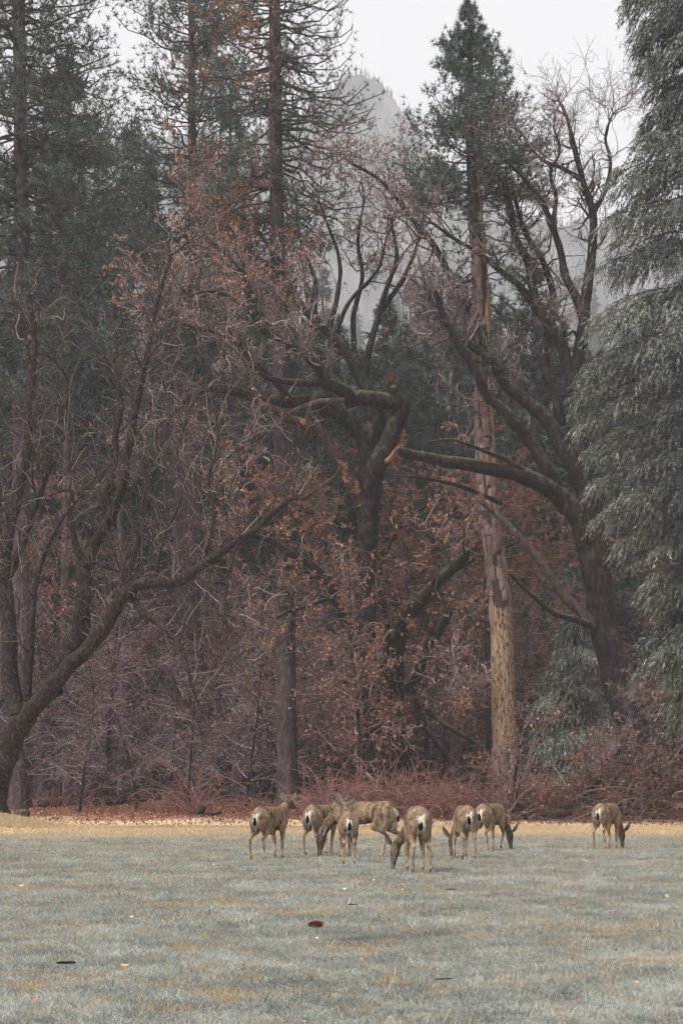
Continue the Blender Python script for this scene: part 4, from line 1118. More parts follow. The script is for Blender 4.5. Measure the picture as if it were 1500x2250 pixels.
log([(450, 74.2, 0.14), (470, 74, 0.10), (488, 73.8, 0.20)], 0.10, 0.05, 'dark root branch lying beside the small black stump', 95, name='fallen_branch', cat='branch', snags=2)
# ------------------------------------------------------------------ deer
def surface_nets(D, org, h):
    """smooth closed surface of the zero level of D (negative inside)"""
    S = D < 0
    c = np.stack([S[i:S.shape[0] - 1 + i, j:S.shape[1] - 1 + j, k:S.shape[2] - 1 + k] for i in (0, 1) for j in (0, 1) for k in (0, 1)], 0)
    cnt = c.sum(0); act = (cnt > 0) & (cnt < 8)
    I = np.argwhere(act); n = len(I)
    idx = np.full(act.shape, -1, np.int64); idx[act] = np.arange(n)
    corner = {(i, j, k): D[I[:, 0] + i, I[:, 1] + j, I[:, 2] + k] for i in (0, 1) for j in (0, 1) for k in (0, 1)}
    acc = np.zeros((n, 3)); w = np.zeros(n)
    for a in corner:
        for ax in range(3):
            if a[ax] == 0:
                b = list(a); b[ax] = 1; b = tuple(b)
                da, db = corner[a], corner[b]
                m = (da < 0) != (db < 0)
                t = np.where(m, da / np.where(m, da - db, 1), 0)
                p = np.array(a, float)[None].repeat(n, 0); p[:, ax] += t
                acc[m] += p[m]; w[m] += 1
    V = org + (I + acc / w[:, None]) * h
    Q = []
    for ax in range(3):
        o1, o2 = [(1, 2), (2, 0), (0, 1)][ax]
        sl0 = [slice(None)] * 3; sl1 = [slice(None)] * 3
        sl0[ax] = slice(0, -1); sl1[ax] = slice(1, None)
        e = S[tuple(sl0)] != S[tuple(sl1)]
        E = np.argwhere(e)
        E = E[(E[:, o1] > 0) & (E[:, o2] > 0) & (E[:, o1] < act.shape[o1]) & (E[:, o2] < act.shape[o2])]
        u = np.zeros(3, int); u[o1] = 1; v = np.zeros(3, int); v[o2] = 1
        g = lambda A: idx[A[:, 0], A[:, 1], A[:, 2]]
        q = np.stack([g(E - u - v), g(E - v), g(E), g(E - u)], -1)
        fl = ~S[E[:, 0], E[:, 1], E[:, 2]]
        q[fl] = q[fl][:, ::-1]
        Q.append(q[(q >= 0).all(1)])
    return V, np.concatenate(Q)

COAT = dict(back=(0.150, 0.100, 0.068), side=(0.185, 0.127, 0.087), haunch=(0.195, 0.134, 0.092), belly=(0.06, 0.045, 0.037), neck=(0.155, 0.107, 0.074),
            face=(0.085, 0.064, 0.051), muzzle=(0.20, 0.165, 0.14), leg=(0.235, 0.160, 0.108), shank=(0.33, 0.245, 0.175), white=(0.52, 0.485, 0.43), black=(0.012, 0.010, 0.011))

def coat_material(name):
    t = NT(name, 0.9, 0.08)
    c = t.attr('coat', 'Color')
    v = t.coord('Object')
    n = t.noise(v, 26, 5, 0.75); n2 = t.noise(t.coord('Object', (1, 1, 0.5)), 12, 3)
    f = t.math('ADD', t.math('MULTIPLY', t.math('SUBTRACT', n, 0.5), 1.5), t.math('MULTIPLY', t.math('SUBTRACT', n2, 0.5), 1.9))
    c = t.mix(1.0, c, t.ramp(t.math('ADD', f, 0.5), [(0.1, (0.36, 0.33, 0.32)), (0.5, (1.0, 1.0, 1.0)), (0.9, (1.75, 1.72, 1.66))]), 'MULTIPLY')
    t.color(c); t.bump(n, 0.5, 0.012)
    return t.m
M['coat'] = coat_material('coat')
def plain(name, col, rough=0.6, spec=0.3):
    t = NT(name, rough, spec); t.color(t.mix(t.noise(t.coord('Object'), 30, 3), col, tuple(x * 1.5 for x in col))); return t.m
M['hoof'] = plain('hoof', (0.022, 0.018, 0.017)); M['eye'] = plain('eye', (0.008, 0.006, 0.006), 0.12, 0.6)
M['ear'] = tint_mat('ear', [(0, (0.055, 0.045, 0.04)), (0.45, (0.12, 0.095, 0.08)), (0.9, (0.34, 0.30, 0.27)), (1, (0.5, 0.46, 0.42))])
M['tail'] = NT('tail', 0.9, 0.05).m
_t = M['tail'].node_tree; _a = _t.nodes.new('ShaderNodeAttribute'); _a.attribute_name = 'coat'; _t.links.new(_a.outputs['Color'], _t.nodes['Principled BSDF'].inputs['Base Color'])

def deer(label, px, py, heading, size, head, legs=None, bend=0.0, tail='dark', fat=1.0, hgt=1.0, seed=0, lift=None, turn=0.0):
    """px,py: photo pixel of the ground under the body; heading in degrees (90 = facing away); head: 'up'/'level'/'graze'"""
    r = np.random.default_rng(seed)
    Y = CAM_H * FPX / (py - HZ); gx = (px - 750) * Y / FPX
    for _ in range(3):
        Y = (CAM_H - gz(gx, Y)) * FPX / (py - HZ); gx = (px - 750) * Y / FPX
    loc = np.array([gx, Y, gz(gx, Y)])
    pr = []     # (a, b, ra, rb, squash, colour, blend)
    def cap(a, b, ra, rb, col, sq=1.0, k=0.045): pr.append((np.array(a, float), np.array(b, float), ra, rb, sq, COAT[col], k))
    sq = 1.40 / fat
    # trunk of the body: deep chest, tucked belly, rounded rump
    cap((-0.40, 0, 0.765), (-0.46, 0, 0.725), 0.170, 0.150, 'haunch', 1.16 / fat)
    cap((-0.40, 0, 0.78), (0.02, 0, 0.755), 0.152, 0.166, 'side', sq)
    cap((0.0, 0, 0.75), (0.30, 0, 0.74), 0.170, 0.180, 'side', sq)
    cap((-0.42, 0, 0.865), (0.30, 0, 0.855), 0.062, 0.066, 'back', 1.0, 0.06)
    cap((0.30, 0, 0.86), (0.40, 0, 0.80), 0.07, 0.09, 'back', 1.25)
    cap((0.34, 0, 0.66), (0.44, 0, 0.70), 0.145, 0.105, 'neck', 1.35)
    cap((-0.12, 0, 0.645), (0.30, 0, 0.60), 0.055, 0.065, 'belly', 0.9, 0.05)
    # legs
    lg = {'hl': dict(f=0.0), 'hr': dict(f=0.0), 'fl': dict(f=0.0), 'fr': dict(f=0.0)}
    for q, v in (legs or {}).items(): lg[q].update(v)
    hooves = []
    def hoofat(p, dirx, tilt=0.0): hooves.append((np.array(p), dirx, tilt))
    for q in ('hl', 'hr'):
        s = 1 if q == 'hl' else -1; f = lg[q]['f']; sp = lg[q].get('s', 0.0)
        y0 = s * 0.085; y1 = s * (0.095 + sp)
        hip = (-0.42, y0, 0.74); stifle = (-0.30 + 0.35 * f, s * 0.115, 0.535)
        hock = (-0.565 + 0.75 * f, s * 0.09 + (y1 - s * 0.09) * 0.5, 0.395); fet = (-0.515 + 1.0 * f, y1, 0.085); toe = (-0.475 + 1.0 * f, y1, 0.030)
        cap(hip, stifle, 0.128, 0.075, 'haunch', 1.35, 0.05)
        cap((-0.50, y0 * 0.9, 0.66), (-0.47 + 0.4 * f, s * 0.095, 0.52), 0.085, 0.060, 'haunch', 1.1, 0.05)
        cap(stifle, hock, 0.062, 0.032, 'leg', 1.1, 0.04)
        cap(hock, (-0.54 + 0.85 * f, y1, 0.26), 0.030, 0.022, 'shank', 1.0, 0.025)
        cap((-0.54 + 0.85 * f, y1, 0.26), fet, 0.022, 0.020, 'shank', 1.0, 0.02)
        cap(fet, toe, 0.027, 0.024, 'shank', 1.0, 0.015); hoofat((toe[0] + 0.012, y1, 0), 1)
    for q in ('fl', 'fr'):
        s = 1 if q == 'fl' else -1; f = lg[q]['f']; sp = lg[q].get('s', 0.0); up = lg[q].get('up', 0)
        y1 = s * (0.085 + sp)
        sh = (0.36, s * 0.085, 0.68); el = (0.29 + 0.2 * f, s * 0.10, 0.50)
        cap(sh, el, 0.100, 0.058, 'side', 1.4, 0.05)
        if up:
            kn = (0.42, y1, 0.34); fet = (0.31, y1, 0.17); toe = (0.285, y1, 0.12)
            cap(el, kn, 0.052, 0.031, 'leg', 1, 0.03); cap(kn, fet, 0.029, 0.021, 'shank', 1, 0.02); cap(fet, toe, 0.025, 0.022, 'shank', 1, 0.015)
            hoofat((toe[0] - 0.02, y1, 0.055), 1, 1.1)
        else:
            kn = (0.325 + 0.75 * f, y1, 0.285); fet = (0.315 + f, y1, 0.085); toe = (0.35 + f, y1, 0.03)
            cap(el, kn, 0.046, 0.029, 'leg', 1, 0.03); cap(kn, fet, 0.029, 0.021, 'shank', 1, 0.02); cap(fet, toe, 0.026, 0.023, 'shank', 1, 0.015)
            hoofat((toe[0] + 0.012, y1, 0), 1)
    # neck and head
    b = bend
    if head == 'graze':
        n0 = np.array((0.42, 0, 0.78)); n1 = np.array((0.60, 0.10 * b, 0.57)); n2 = np.array((0.70, 0.26 * b, 0.37)); mz = np.array((0.79, 0.32 * b, 0.028))
        up = np.array((1.0, 0.3 * b, 0.30))
    elif head == 'level':
        n0 = np.array((0.40, 0, 0.82)); n1 = np.array((0.56, 0.06 * b, 0.92)); n2 = np.array((0.68, 0.14 * b, 1.0)); mz = np.array((0.98, 0.26 * b, 0.92))
        up = np.array((0.1, 0, 1.0))
    else:
        n0 = np.array((0.40, 0, 0.82)); n1 = np.array((0.53, 0.04 * b, 0.92)); n2 = np.array((0.64, 0.08 * b, 1.02)); mz = np.array((0.94, 0.20 * b, 0.94))
        up = np.array((0.1, 0, 1.0))
    if turn:
        a = math.radians(turn); v = mz - n2
        mz = n2 + np.array((v[0] * math.cos(a) - v[1] * math.sin(a), v[0] * math.sin(a) + v[1] * math.cos(a), v[2]))
        up = np.array((up[0] * math.cos(a) - up[1] * math.sin(a), up[0] * math.sin(a) + up[1] * math.cos(a), up[2]))
    f = nrm(mz - n2); up = nrm(up - f * (up @ f)); lf = np.cross(up, f)
    cap((0.34, 0, 0.76), n0 * 0.5 + n1 * 0.5, 0.150, 0.092, 'neck', 1.25, 0.06)
    cap(n0 * 0.5 + n1 * 0.5, n1, 0.092, 0.076, 'neck', 1.1, 0.05)
    cap(n1, n2, 0.078, 0.064, 'neck', 1.05, 0.05)
    hl = np.linalg.norm(mz - n2)
    cap(n2 + f * 0.02, n2 + f * 0.10 - up * 0.005, 0.070, 0.066, 'face', 1.0, 0.03)
    cap(n2 + f * 0.10 - up * 0.012, n2 + f * (hl - 0.06) - up * 0.02, 0.058, 0.034, 'face', 1.0, 0.03)
    cap(n2 + f * (hl - 0.09) - up * 0.03, n2 + f * (hl - 0.025) - up * 0.028, 0.034, 0.030, 'muzzle', 1.0, 0.02)
    cap(n2 + f * 0.04 - up * 0.05, n2 + f * (hl * 0.6) - up * 0.05, 0.040, 0.026, 'muzzle', 1.0, 0.03)
    nose = n2 + f * (hl - 0.002) - up * 0.018
    cap(nose - f * 0.012, nose, 0.024, 0.019, 'black', 0.85, 0.012)
    # sample
    h = 0.0135
    lo = np.min([np.minimum(a, c) - max(ra, rb) for a, c, ra, rb, *_ in pr], 0) - 0.04; hi = np.max([np.maximum(a, c) + max(ra, rb) for a, c, ra, rb, *_ in pr], 0) + 0.04
    N = np.ceil((hi - lo) / h).astype(int) + 1
    ax = [lo[i] + np.arange(N[i]) * h for i in range(3)]
    D = np.full(N, 0.2)
    def dist(Q, p):
        a, c, ra, rb, sqz, _, _ = p
        m = (a + c) / 2
        Q = Q.copy(); Q[..., 1] = (Q[..., 1] - m[1]) * sqz + m[1]
        a2, c2 = a.copy(), c.copy(); a2[1] = (a[1] - m[1]) * sqz + m[1]; c2[1] = (c[1] - m[1]) * sqz + m[1]
        ba = c2 - a2; t = np.clip(((Q - a2) @ ba) / max(ba @ ba, 1e-9), 0, 1)
        return np.linalg.norm(Q - (a2 + t[..., None] * ba), axis=-1) - (ra + (rb - ra) * t)
    for p in pr:
        a, c, ra, rb, sqz, col, k = p
        pad = max(ra, rb) + 2 * k + 0.02
        l = np.maximum(((np.minimum(a, c) - pad - lo) / h).astype(int), 0); u = np.minimum(((np.maximum(a, c) + pad - lo) / h).astype(int) + 2, N)
        sl = tuple(slice(l[i], u[i]) for i in range(3))
        G = np.stack(np.meshgrid(*[ax[i][sl[i]] for i in range(3)], indexing='ij'), -1)
        d = dist(G, p); o = D[sl]
        e = np.maximum(k - np.abs(o - d), 0) / k
        D[sl] = np.minimum(o, d) - e * e * k * 0.25
    V, Q = surface_nets(D, lo, h)
    # coat colours, blended from the nearest parts
    wsum = np.zeros(len(V)); colr = np.zeros((len(V), 3))
    for p in pr:
        w = np.exp(-np.maximum(dist(V, p), -0.01) / 0.014); wsum += w; colr += w[:, None] * np.array(p[5])
    colr /= wsum[:, None]
    def paint(col, m): 
        nonlocal colr; colr = colr * (1 - m[:, None]) + np.array(COAT[col]) * m[:, None]
    x, y, z = V.T
    # white rump either side of the tail, pale inner thigh, dusky brisket and brow
    edge = 0.014 * np.sin(z * 60 + 3 * np.sin(y * 70)) + 0.01 * bump_field(V, 60, seed + 3)
    rump = smooth01(-0.505, -0.57, x + edge) * smooth01(0.066, 0.032, np.abs(y) + 0.5 * edge) * smooth01(0.60, 0.66, z) * smooth01(0.84, 0.80, z + 0.5 * edge)
    paint('white', rump)
    inner = smooth01(0.075, 0.04, np.abs(y)) * smooth01(-0.40, -0.47, x) * smooth01(0.66, 0.60, z) * smooth01(0.40, 0.46, z)
    paint('white', 0.55 * inner)
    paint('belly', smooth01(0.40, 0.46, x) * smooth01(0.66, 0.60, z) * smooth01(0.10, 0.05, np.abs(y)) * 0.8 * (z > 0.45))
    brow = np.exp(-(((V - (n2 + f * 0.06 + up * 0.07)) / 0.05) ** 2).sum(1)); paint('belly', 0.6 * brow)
    colr *= (1 + 0.12 * bump_field(V, 14, seed + 9))[:, None]
    V[:, 2] *= 1.0
    sc = np.array([size, size, size * hgt])
    t = thing('deer', label, 'deer', loc, 'mule deer grazing on the meadow', math.radians(heading))
    body = link('body', make_mesh('body', V * sc, Q, smooth=True, mat=M['coat'], vcol=np.clip(colr, 0, 1)), t)
    # hooves: two toes each
    for p, dx, tilt in hooves:
        Vs = []; Fs = []
        for s in (-1, 1):
            a = np.array([[-0.024, 0.002, 0], [0.030, 0.004, 0], [0.026, 0.017, 0], [-0.022, 0.020, 0], [-0.020, 0.002, 0.042], [0.004, 0.003, 0.044], [0.002, 0.016, 0.044], [-0.018, 0.018, 0.042]])
            a[:, 1] *= s
            if tilt:
                ct, st = math.cos(tilt), math.sin(tilt); a = np.stack([a[:, 0] * ct - (a[:, 2] - 0.04) * -st * -1, a[:, 1], 0.04 + (a[:, 2] - 0.04) * ct - a[:, 0] * st], -1)
            F = np.array([[0, 3, 2, 1], [4, 5, 6, 7], [0, 1, 5, 4], [1, 2, 6, 5], [2, 3, 7, 6], [3, 0, 4, 7]])
            Fs.append((F if s > 0 else F[:, ::-1]) + len(Vs) * 8); Vs.append(a + p)
        link('hoof', make_mesh('hoof', np.concatenate(Vs) * sc, np.concatenate(Fs), mat=M['hoof']), t)
    # ears: long cupped leaves with thickness
    for s in (1, -1):
        e0 = n2 + f * 0.005 + up * 0.045 + lf * s * 0.048
        if head == 'graze': ed = nrm(lf * s * 0.60 - f * 0.85 + up * 0.25)
        elif head == 'level': ed = nrm(lf * s * 0.85 - f * 0.25 + up * 0.75)
        else: ed = nrm(lf * s * 0.62 - f * 0.1 + up * 0.9)
        face_n = nrm((up * 0.7 if head == 'graze' else f * 0.75) + lf * s * 0.45); wv = nrm(np.cross(ed, face_n)); fn = np.cross(wv, ed)
        m = 9; W = 0.052 * np.array([0.42, 0.8, 1.0, 1.05, 1.0, 0.88, 0.66, 0.38, 0.06]); LL = 0.225
        Vv = []
        for side in (0, 1):
            for i in range(m):
                q = i / (m - 1)
                for j in (-1, -0.5, 0, 0.5, 1):
                    c = abs(j) ** 2 * 0.45 * W[i] - side * (0.007 * (1 - abs(j)))
                    Vv.append(e0 + ed * LL * q + wv * j * W[i] + fn * (c - 0.3 * W[i] + 0.02 * math.sin(q * 3)))
        Vv = np.array(Vv); ii = np.arange(m * 5).reshape(m, 5)
        q1 = np.stack([ii[:-1, :-1], ii[:-1, 1:], ii[1:, 1:], ii[1:, :-1]], -1).reshape(-1, 4)
        tin = np.tile([0.72, 0.40, 0.40, 0.72], m - 1); tout = np.tile([0.45, 0.30, 0.30, 0.45], m - 1)
        tin[-4:] = 0.2; tout[-8:] = 0.05
        rim = []
        for col_ in (0, 4):
            A_ = ii[:-1, col_]; B_ = ii[1:, col_]; rim.append(np.stack([A_, B_, B_ + m * 5, A_ + m * 5], -1))
        rim = np.concatenate(rim)
        link('ear', make_mesh('ear', Vv * sc, np.concatenate([q1, q1[:, ::-1] + m * 5, rim]), tint=np.concatenate([tin, tout, np.full(len(rim), 0.15)]), smooth=True, mat=M['ear']), t)
        ec = n2 + f * 0.095 + up * 0.022 + lf * s * 0.055
        lat = np.linspace(0, math.pi, 7); lon = np.arange(8) / 8 * 2 * math.pi
        E = np.array([[math.sin(a) * math.cos(o_), math.sin(a) * math.sin(o_), math.cos(a)] for a in lat for o_ in lon]) * 0.0155
        g2 = np.arange(56).reshape(7, 8); q2 = np.stack([g2[:-1], np.roll(g2, -1, 1)[:-1], np.roll(g2, -1, 1)[1:], g2[1:]], -1).reshape(-1, 4)
        link('eye', make_mesh('eye', (E + ec) * sc, q2, smooth=True, mat=M['eye']), t)
    # tail: thin at the root, a black drop at the tip
    m = 12; q = np.linspace(0, 1, m)
    Ct = np.stack([-0.570 - 0.050 * np.sin(q * 1.6), 0.006 * np.sin(q * 4 + seed), 0.835 - 0.235 * q], -1)
    wid = np.interp(q, [0, 0.35, 0.6, 0.8, 0.95, 1], [0.013, 0.016, 0.031, 0.036, 0.016, 0.003])
    VT, FT = tubes(Ct[None], wid[None], 8)
    VT[:, 0] = np.interp(np.repeat(q, 8), q, Ct[:, 0]) + (VT[:, 0] - np.repeat(Ct[:, 0], 8)) * 0.7
    zz = np.repeat(q, 8)
    root = np.array(COAT['black']) * 1.6 if tail == 'dark' else np.array(COAT['white'])
    root = np.where((zz < 0.14)[:, None], np.array(COAT['back']), root)
    tb = smooth01(0.45, 0.58, zz + 0.05 * np.sin(np.tile(np.arange(8), m) * 2.1))[:, None]
    link('tail', make_mesh('tail', VT * sc, FT, smooth=True, mat=M['tail'], vcol=root * (1 - tb) + np.array(COAT['black']) * tb), t)
    return t

deer('alert deer with raised head and pricked ears looking into the wood, leftmost of the herd', 594, 1889, 66, 0.96, 'up',
     dict(hl=dict(f=-0.02, s=0.03), hr=dict(f=0.10), fl=dict(f=0.03), fr=dict(f=-0.02)), bend=-0.3, seed=1)
deer('grey-brown deer with one white foot lifted back, head turned to the right behind its body', 708, 1880, 64, 1.0, 'level',
     dict(hl=dict(f=0.02, s=0.02), hr=dict(f=0.16), fl=dict(f=-0.02), fr=dict(f=-0.12)), bend=-0.5, seed=2, turn=-12)
deer('small young deer seen from behind in front of the broadside deer', 763, 1899, 93, 0.88, 'level',
     dict(hl=dict(f=0.03), hr=dict(f=-0.02), fl=dict(f=-0.03), fr=dict(f=0.06, s=0.05)), seed=3, fat=0.93)
deer('large tawny deer standing broadside with its head down to the left', 797, 1886, 159, 1.06, 'graze',
     dict(hl=dict(f=0.14, s=0.0), hr=dict(f=-0.08), fl=dict(f=0.04), fr=dict(f=-0.06)), bend=0.35, tail='white', seed=4, fat=1.05, turn=55)
deer('nearest deer, stout and seen from behind, grazing beside its own left legs', 915, 1918, 93, 0.985, 'graze',
     dict(hl=dict(f=-0.02, s=0.01), hr=dict(f=0.06, s=0.05), fl=dict(f=-0.1, s=0.03), fr=dict(f=-0.04, s=0.03)), bend=0.9, tail='white', seed=5, fat=1.1)
deer('deer seen from behind overlapping the deer with the lifted hoof', 1019, 1888, 94, 0.985, 'graze',
     dict(hl=dict(f=0.05), hr=dict(f=-0.02, s=0.01), fl=dict(f=-0.04, s=0.05), fr=dict(f=0.02)), bend=0.4, seed=6, fat=1.0)
deer('dark-necked deer grazing with a forefoot lifted, just right of a deer seen from behind', 1079, 1871, 62, 0.985, 'graze',
     dict(hl=dict(f=-0.04, s=0.02), hr=dict(f=0.10), fl=dict(f=-0.06), fr=dict(up=1)), bend=-0.35, seed=7)
deer('lone deer grazing apart from the herd in front of the brush pile', 1334, 1868, 62, 0.985, 'graze',
     dict(hl=dict(f=-0.02), hr=dict(f=0.08), fl=dict(f=0.03), fr=dict(f=-0.03)), bend=-0.2, seed=8)
# ------------------------------------------------------------------ lawn grass (one mass of tufts), litter, small things on the ground
def tuft_mesh(k, n, h, lean, w):
    r = np.random.default_rng(k)
    p = np.stack([r.normal(0, 0.028, n), r.normal(0, 0.028, n), np.full(n, -0.004)], -1)
    d = nrm(np.stack([r.normal(0, lean, n), r.normal(0, lean, n), np.ones(n)], -1))
    L = h * r.uniform(0.5, 1.25, n)
    s = nrm(np.cross(d, nrm(np.stack([r.normal(size=n), r.normal(size=n), np.zeros(n)], -1)))) * w / 2
    bend = np.stack([d[:, 0], d[:, 1], np.zeros(n)], -1) * 0.5
    m = p + d * (L * 0.55)[:, None]; tip = p + (d + bend) * L[:, None] * 0.95
    V = np.stack([p - s, p + s, m + s * 0.8, m - s * 0.8, tip], 1).reshape(-1, 3)
    o = np.arange(n)[:, None] * 5
    return V, [np.concatenate([o + np.array([[3, 2, 4]])]), o + np.array([[0, 1, 2, 3]])]

def lawn():
    r = np.random.default_rng(8)
    t = NT('grass_blade', 0.75, 0.2)
    c = ground_color(t, blade=True)
    t.color(c)
    tr = t.new('ShaderNodeBsdfTranslucent'); t.l.new(c, tr.inputs['Color'])
    mx = t.new('ShaderNodeMixShader'); mx.inputs[0].default_value = 0.35
    t.l.new(t.b.outputs[0], mx.inputs[1]); t.l.new(tr.outputs[0], mx.inputs[2]); t.l.new(mx.outputs[0], t.n['Material Output'].inputs['Surface'])
    col = bpy.data.collections.new('grass_tufts')          # source tufts, not linked to the scene
    for k in range(4):
        V, F = tuft_mesh(k, 14, 0.037, 0.6, 0.0036)
        o = bpy.data.objects.new('grass_tuft', make_mesh('grass_tuft', V, F, mat=t.m)); col.objects.link(o)
    pts = []; sc = []
    for y0, y1, dens, s in ((6.5, 12, 560, 1.0), (12, 18, 330, 1.2), (18, 27, 170, 1.45), (27, 40, 85, 1.8), (40, 63, 38, 2.3)):
        y = np.sqrt(r.uniform(y0 ** 2, y1 ** 2, int(dens * (0.235 * (y1 ** 2 - y0 ** 2) + 6.0 * (y1 - y0)) * 1.08)))
        x = r.uniform(-1, 1, len(y)) * (y * 0.235 + 3.0)
        pts.append(np.stack([x, y, ground_z(x, y)], -1)); sc.append(s * r.uniform(0.7, 1.25, len(y)))
    # mound grows shaggier
    a = r.uniform(0, 6.28, 5000); q = np.sqrt(r.random(5000)) * 2.3
    x = MOUND[0] + np.cos(a) * q * 1.1; y = MOUND[1] + np.sin(a) * q * 1.2
    pts.append(np.stack([x, y, ground_z(x, y)], -1)); sc.append(r.uniform(1.8, 3.6, 5000))
    pts = np.concatenate(pts); sc = np.concatenate(sc)
    me = bpy.data.meshes.new('grass'); me.vertices.add(len(pts)); me.vertices.foreach_set('co', pts.astype(np.float32).ravel())
    n = len(pts)
    rot = np.stack([r.normal(0, 0.12, n), r.normal(0, 0.12, n), r.uniform(0, 6.28, n)], -1)
    clump = 0.5 + 0.7 * bump_field(pts, 9.0, 4, 16) + 0.5 * bump_field(pts, 2.3, 6, 16)
    tall = (r.random(n) < 0.035) | ((bump_field(pts, 4.0, 14, 16) > 0.42) & (r.random(n) < 0.4))
    sc = np.where(tall, sc * r.uniform(1.3, 1.9, n), sc)
    tint = np.clip(clump * 0.55 + 0.22 + r.normal(0, 0.17, n) - 0.12 * tall, 0, 1)
    for nm, ty, dat, key in (('rot', 'FLOAT_VECTOR', rot, 'vector'), ('scl', 'FLOAT', sc, 'value'), ('tint', 'FLOAT', tint, 'value')):
        a = me.attributes.new(nm, ty, 'POINT'); a.data.foreach_set(key, dat.astype(np.float32).ravel())
    me.update(); me.materials.append(t.m)
    o = link('grass', me, kind='stuff', label='short frosted grey-green grass of the meadow with tan dead patches', cat='grass')
    ng = bpy.data.node_groups.new('grass_scatter', 'GeometryNodeTree')
    ng.interface.new_socket('Geometry', in_out='INPUT', socket_type='NodeSocketGeometry')
    ng.interface.new_socket('Geometry', in_out='OUTPUT', socket_type='NodeSocketGeometry')
    N, Lk = ng.nodes, ng.links
    gi, go = N.new('NodeGroupInput'), N.new('NodeGroupOutput')
    ip = N.new('GeometryNodeInstanceOnPoints'); ci = N.new('GeometryNodeCollectionInfo')
    ci.inputs['Collection'].default_value = col; ci.inputs['Separate Children'].default_value = True; ci.inputs['Reset Children'].default_value = True
    ip.inputs['Pick Instance'].default_value = True
    def named(nm, ty):
        a = N.new('GeometryNodeInputNamedAttribute'); a.data_type = ty; a.inputs['Name'].default_value = nm; return a.outputs['Attribute']
    Lk.new(gi.outputs[0], ip.inputs['Points']); Lk.new(ci.outputs[0], ip.inputs['Instance'])
    e2r = N.new('FunctionNodeEulerToRotation'); Lk.new(named('rot', 'FLOAT_VECTOR'), e2r.inputs[0]); Lk.new(e2r.outputs[0], ip.inputs['Rotation'])
    Lk.new(named('scl', 'FLOAT'), ip.inputs['Scale'])
    Lk.new(ip.outputs[0], go.inputs[0])
    md = o.modifiers.new('scatter', 'NODES'); md.node_group = ng
    return n
lawn()

def litter():
    r = np.random.default_rng(9)
    # fallen pine needles in loose drifts on the grass
    n = 420
    cy = np.sqrt(r.uniform(7.5 ** 2, 45 ** 2, n)); cx = r.uniform(-1, 1, n) * (cy * 0.22 + 0.8)
    k = np.repeat(np.arange(n), 34); N = len(k)
    sp = r.uniform(0.06, 0.28, n)[k] * (0.6 + cy[k] / 20)
    p = np.stack([cx[k] + r.normal(0, 1, N) * sp * 1.4, cy[k] + r.normal(0, 1, N) * sp, np.zeros(N)], -1)
    p[:, 2] = ground_z(p[:, 0], p[:, 1]) + r.uniform(0.028, 0.05, N)
    a = r.uniform(0, 6.28, N); d = nrm(np.stack([np.cos(a), np.sin(a), r.normal(0, 0.12, N)], -1))
    V, F = blades(p, d, r.uniform(0.08, 0.2, N), 0.0035 * (0.7 + cy[k] / 14), r, flat=np.tile([0, 0, 1.0], (N, 1)))
    link('fallen_needles', make_mesh('fallen_needles', V, F, tint=r.uniform(0.5, 1, N), mat=tint_mat('dry_needle', [(0, (0.22, 0.10, 0.04)), (0.7, (0.46, 0.23, 0.09)), (1, (0.62, 0.42, 0.22))])), kind='stuff',
         label='orange pine needles strewn in drifts over the frosted grass', cat='needles')
    # leaf litter under the trees
    N = 26000
    y = r.uniform(63, 96, N); x = r.uniform(-1, 1, N) * (y * 0.23 + 3)
    keep = r.random(N) < smooth01(62, 72, y + r.normal(0, 2.5, N)); x, y = x[keep], y[keep]; N = len(x)
    p = np.stack([x, y, ground_z(x, y) + r.uniform(0.0, 0.06, N)], -1)
    L = r.uniform(0.08, 0.17, N)
    d = nrm(np.stack([r.normal(size=N), r.normal(size=N), r.normal(0, 0.45, N)], -1))
    V, F = leafquads(p, d, L, L * 0.7, r)
    link('leaf_litter', make_mesh('leaf_litter', V, F, tint=np.clip(r.normal(0.5, 0.25, N), 0, 1), mat=M['rust_leaf']), kind='stuff',
         label='rust and tan fallen leaves carpeting the edge of the wood', cat='leaves')
    # straw: dead tan grass along the meadow's edge
    N = 30000
    y = r.normal(58, 6.0, N); x = r.uniform(-1, 1, N) * (y * 0.23 + 3)
    y = y + 2.5 * np.sin(x * 0.35) + 1.2 * np.sin(x * 1.1 + 1)
    p = np.stack([x, y, ground_z(x, y) - 0.01], -1)
    d = nrm(np.stack([r.normal(0, 0.9, N), r.normal(0, 0.9, N), np.abs(r.normal(0.5, 0.4, N))], -1))
    V, F = blades(p, d, r.uniform(0.06, 0.22, N), np.full(N, 0.02), r)
    link('straw', make_mesh('straw', V, F, tint=r.random(N), mat=tint_mat('straw', [(0, (0.28, 0.165, 0.10)), (0.5, (0.50, 0.37, 0.24)), (1, (0.70, 0.58, 0.42))])), kind='stuff',
         label='flattened tan straw between the lawn and the leaf litter', cat='straw')
litter()

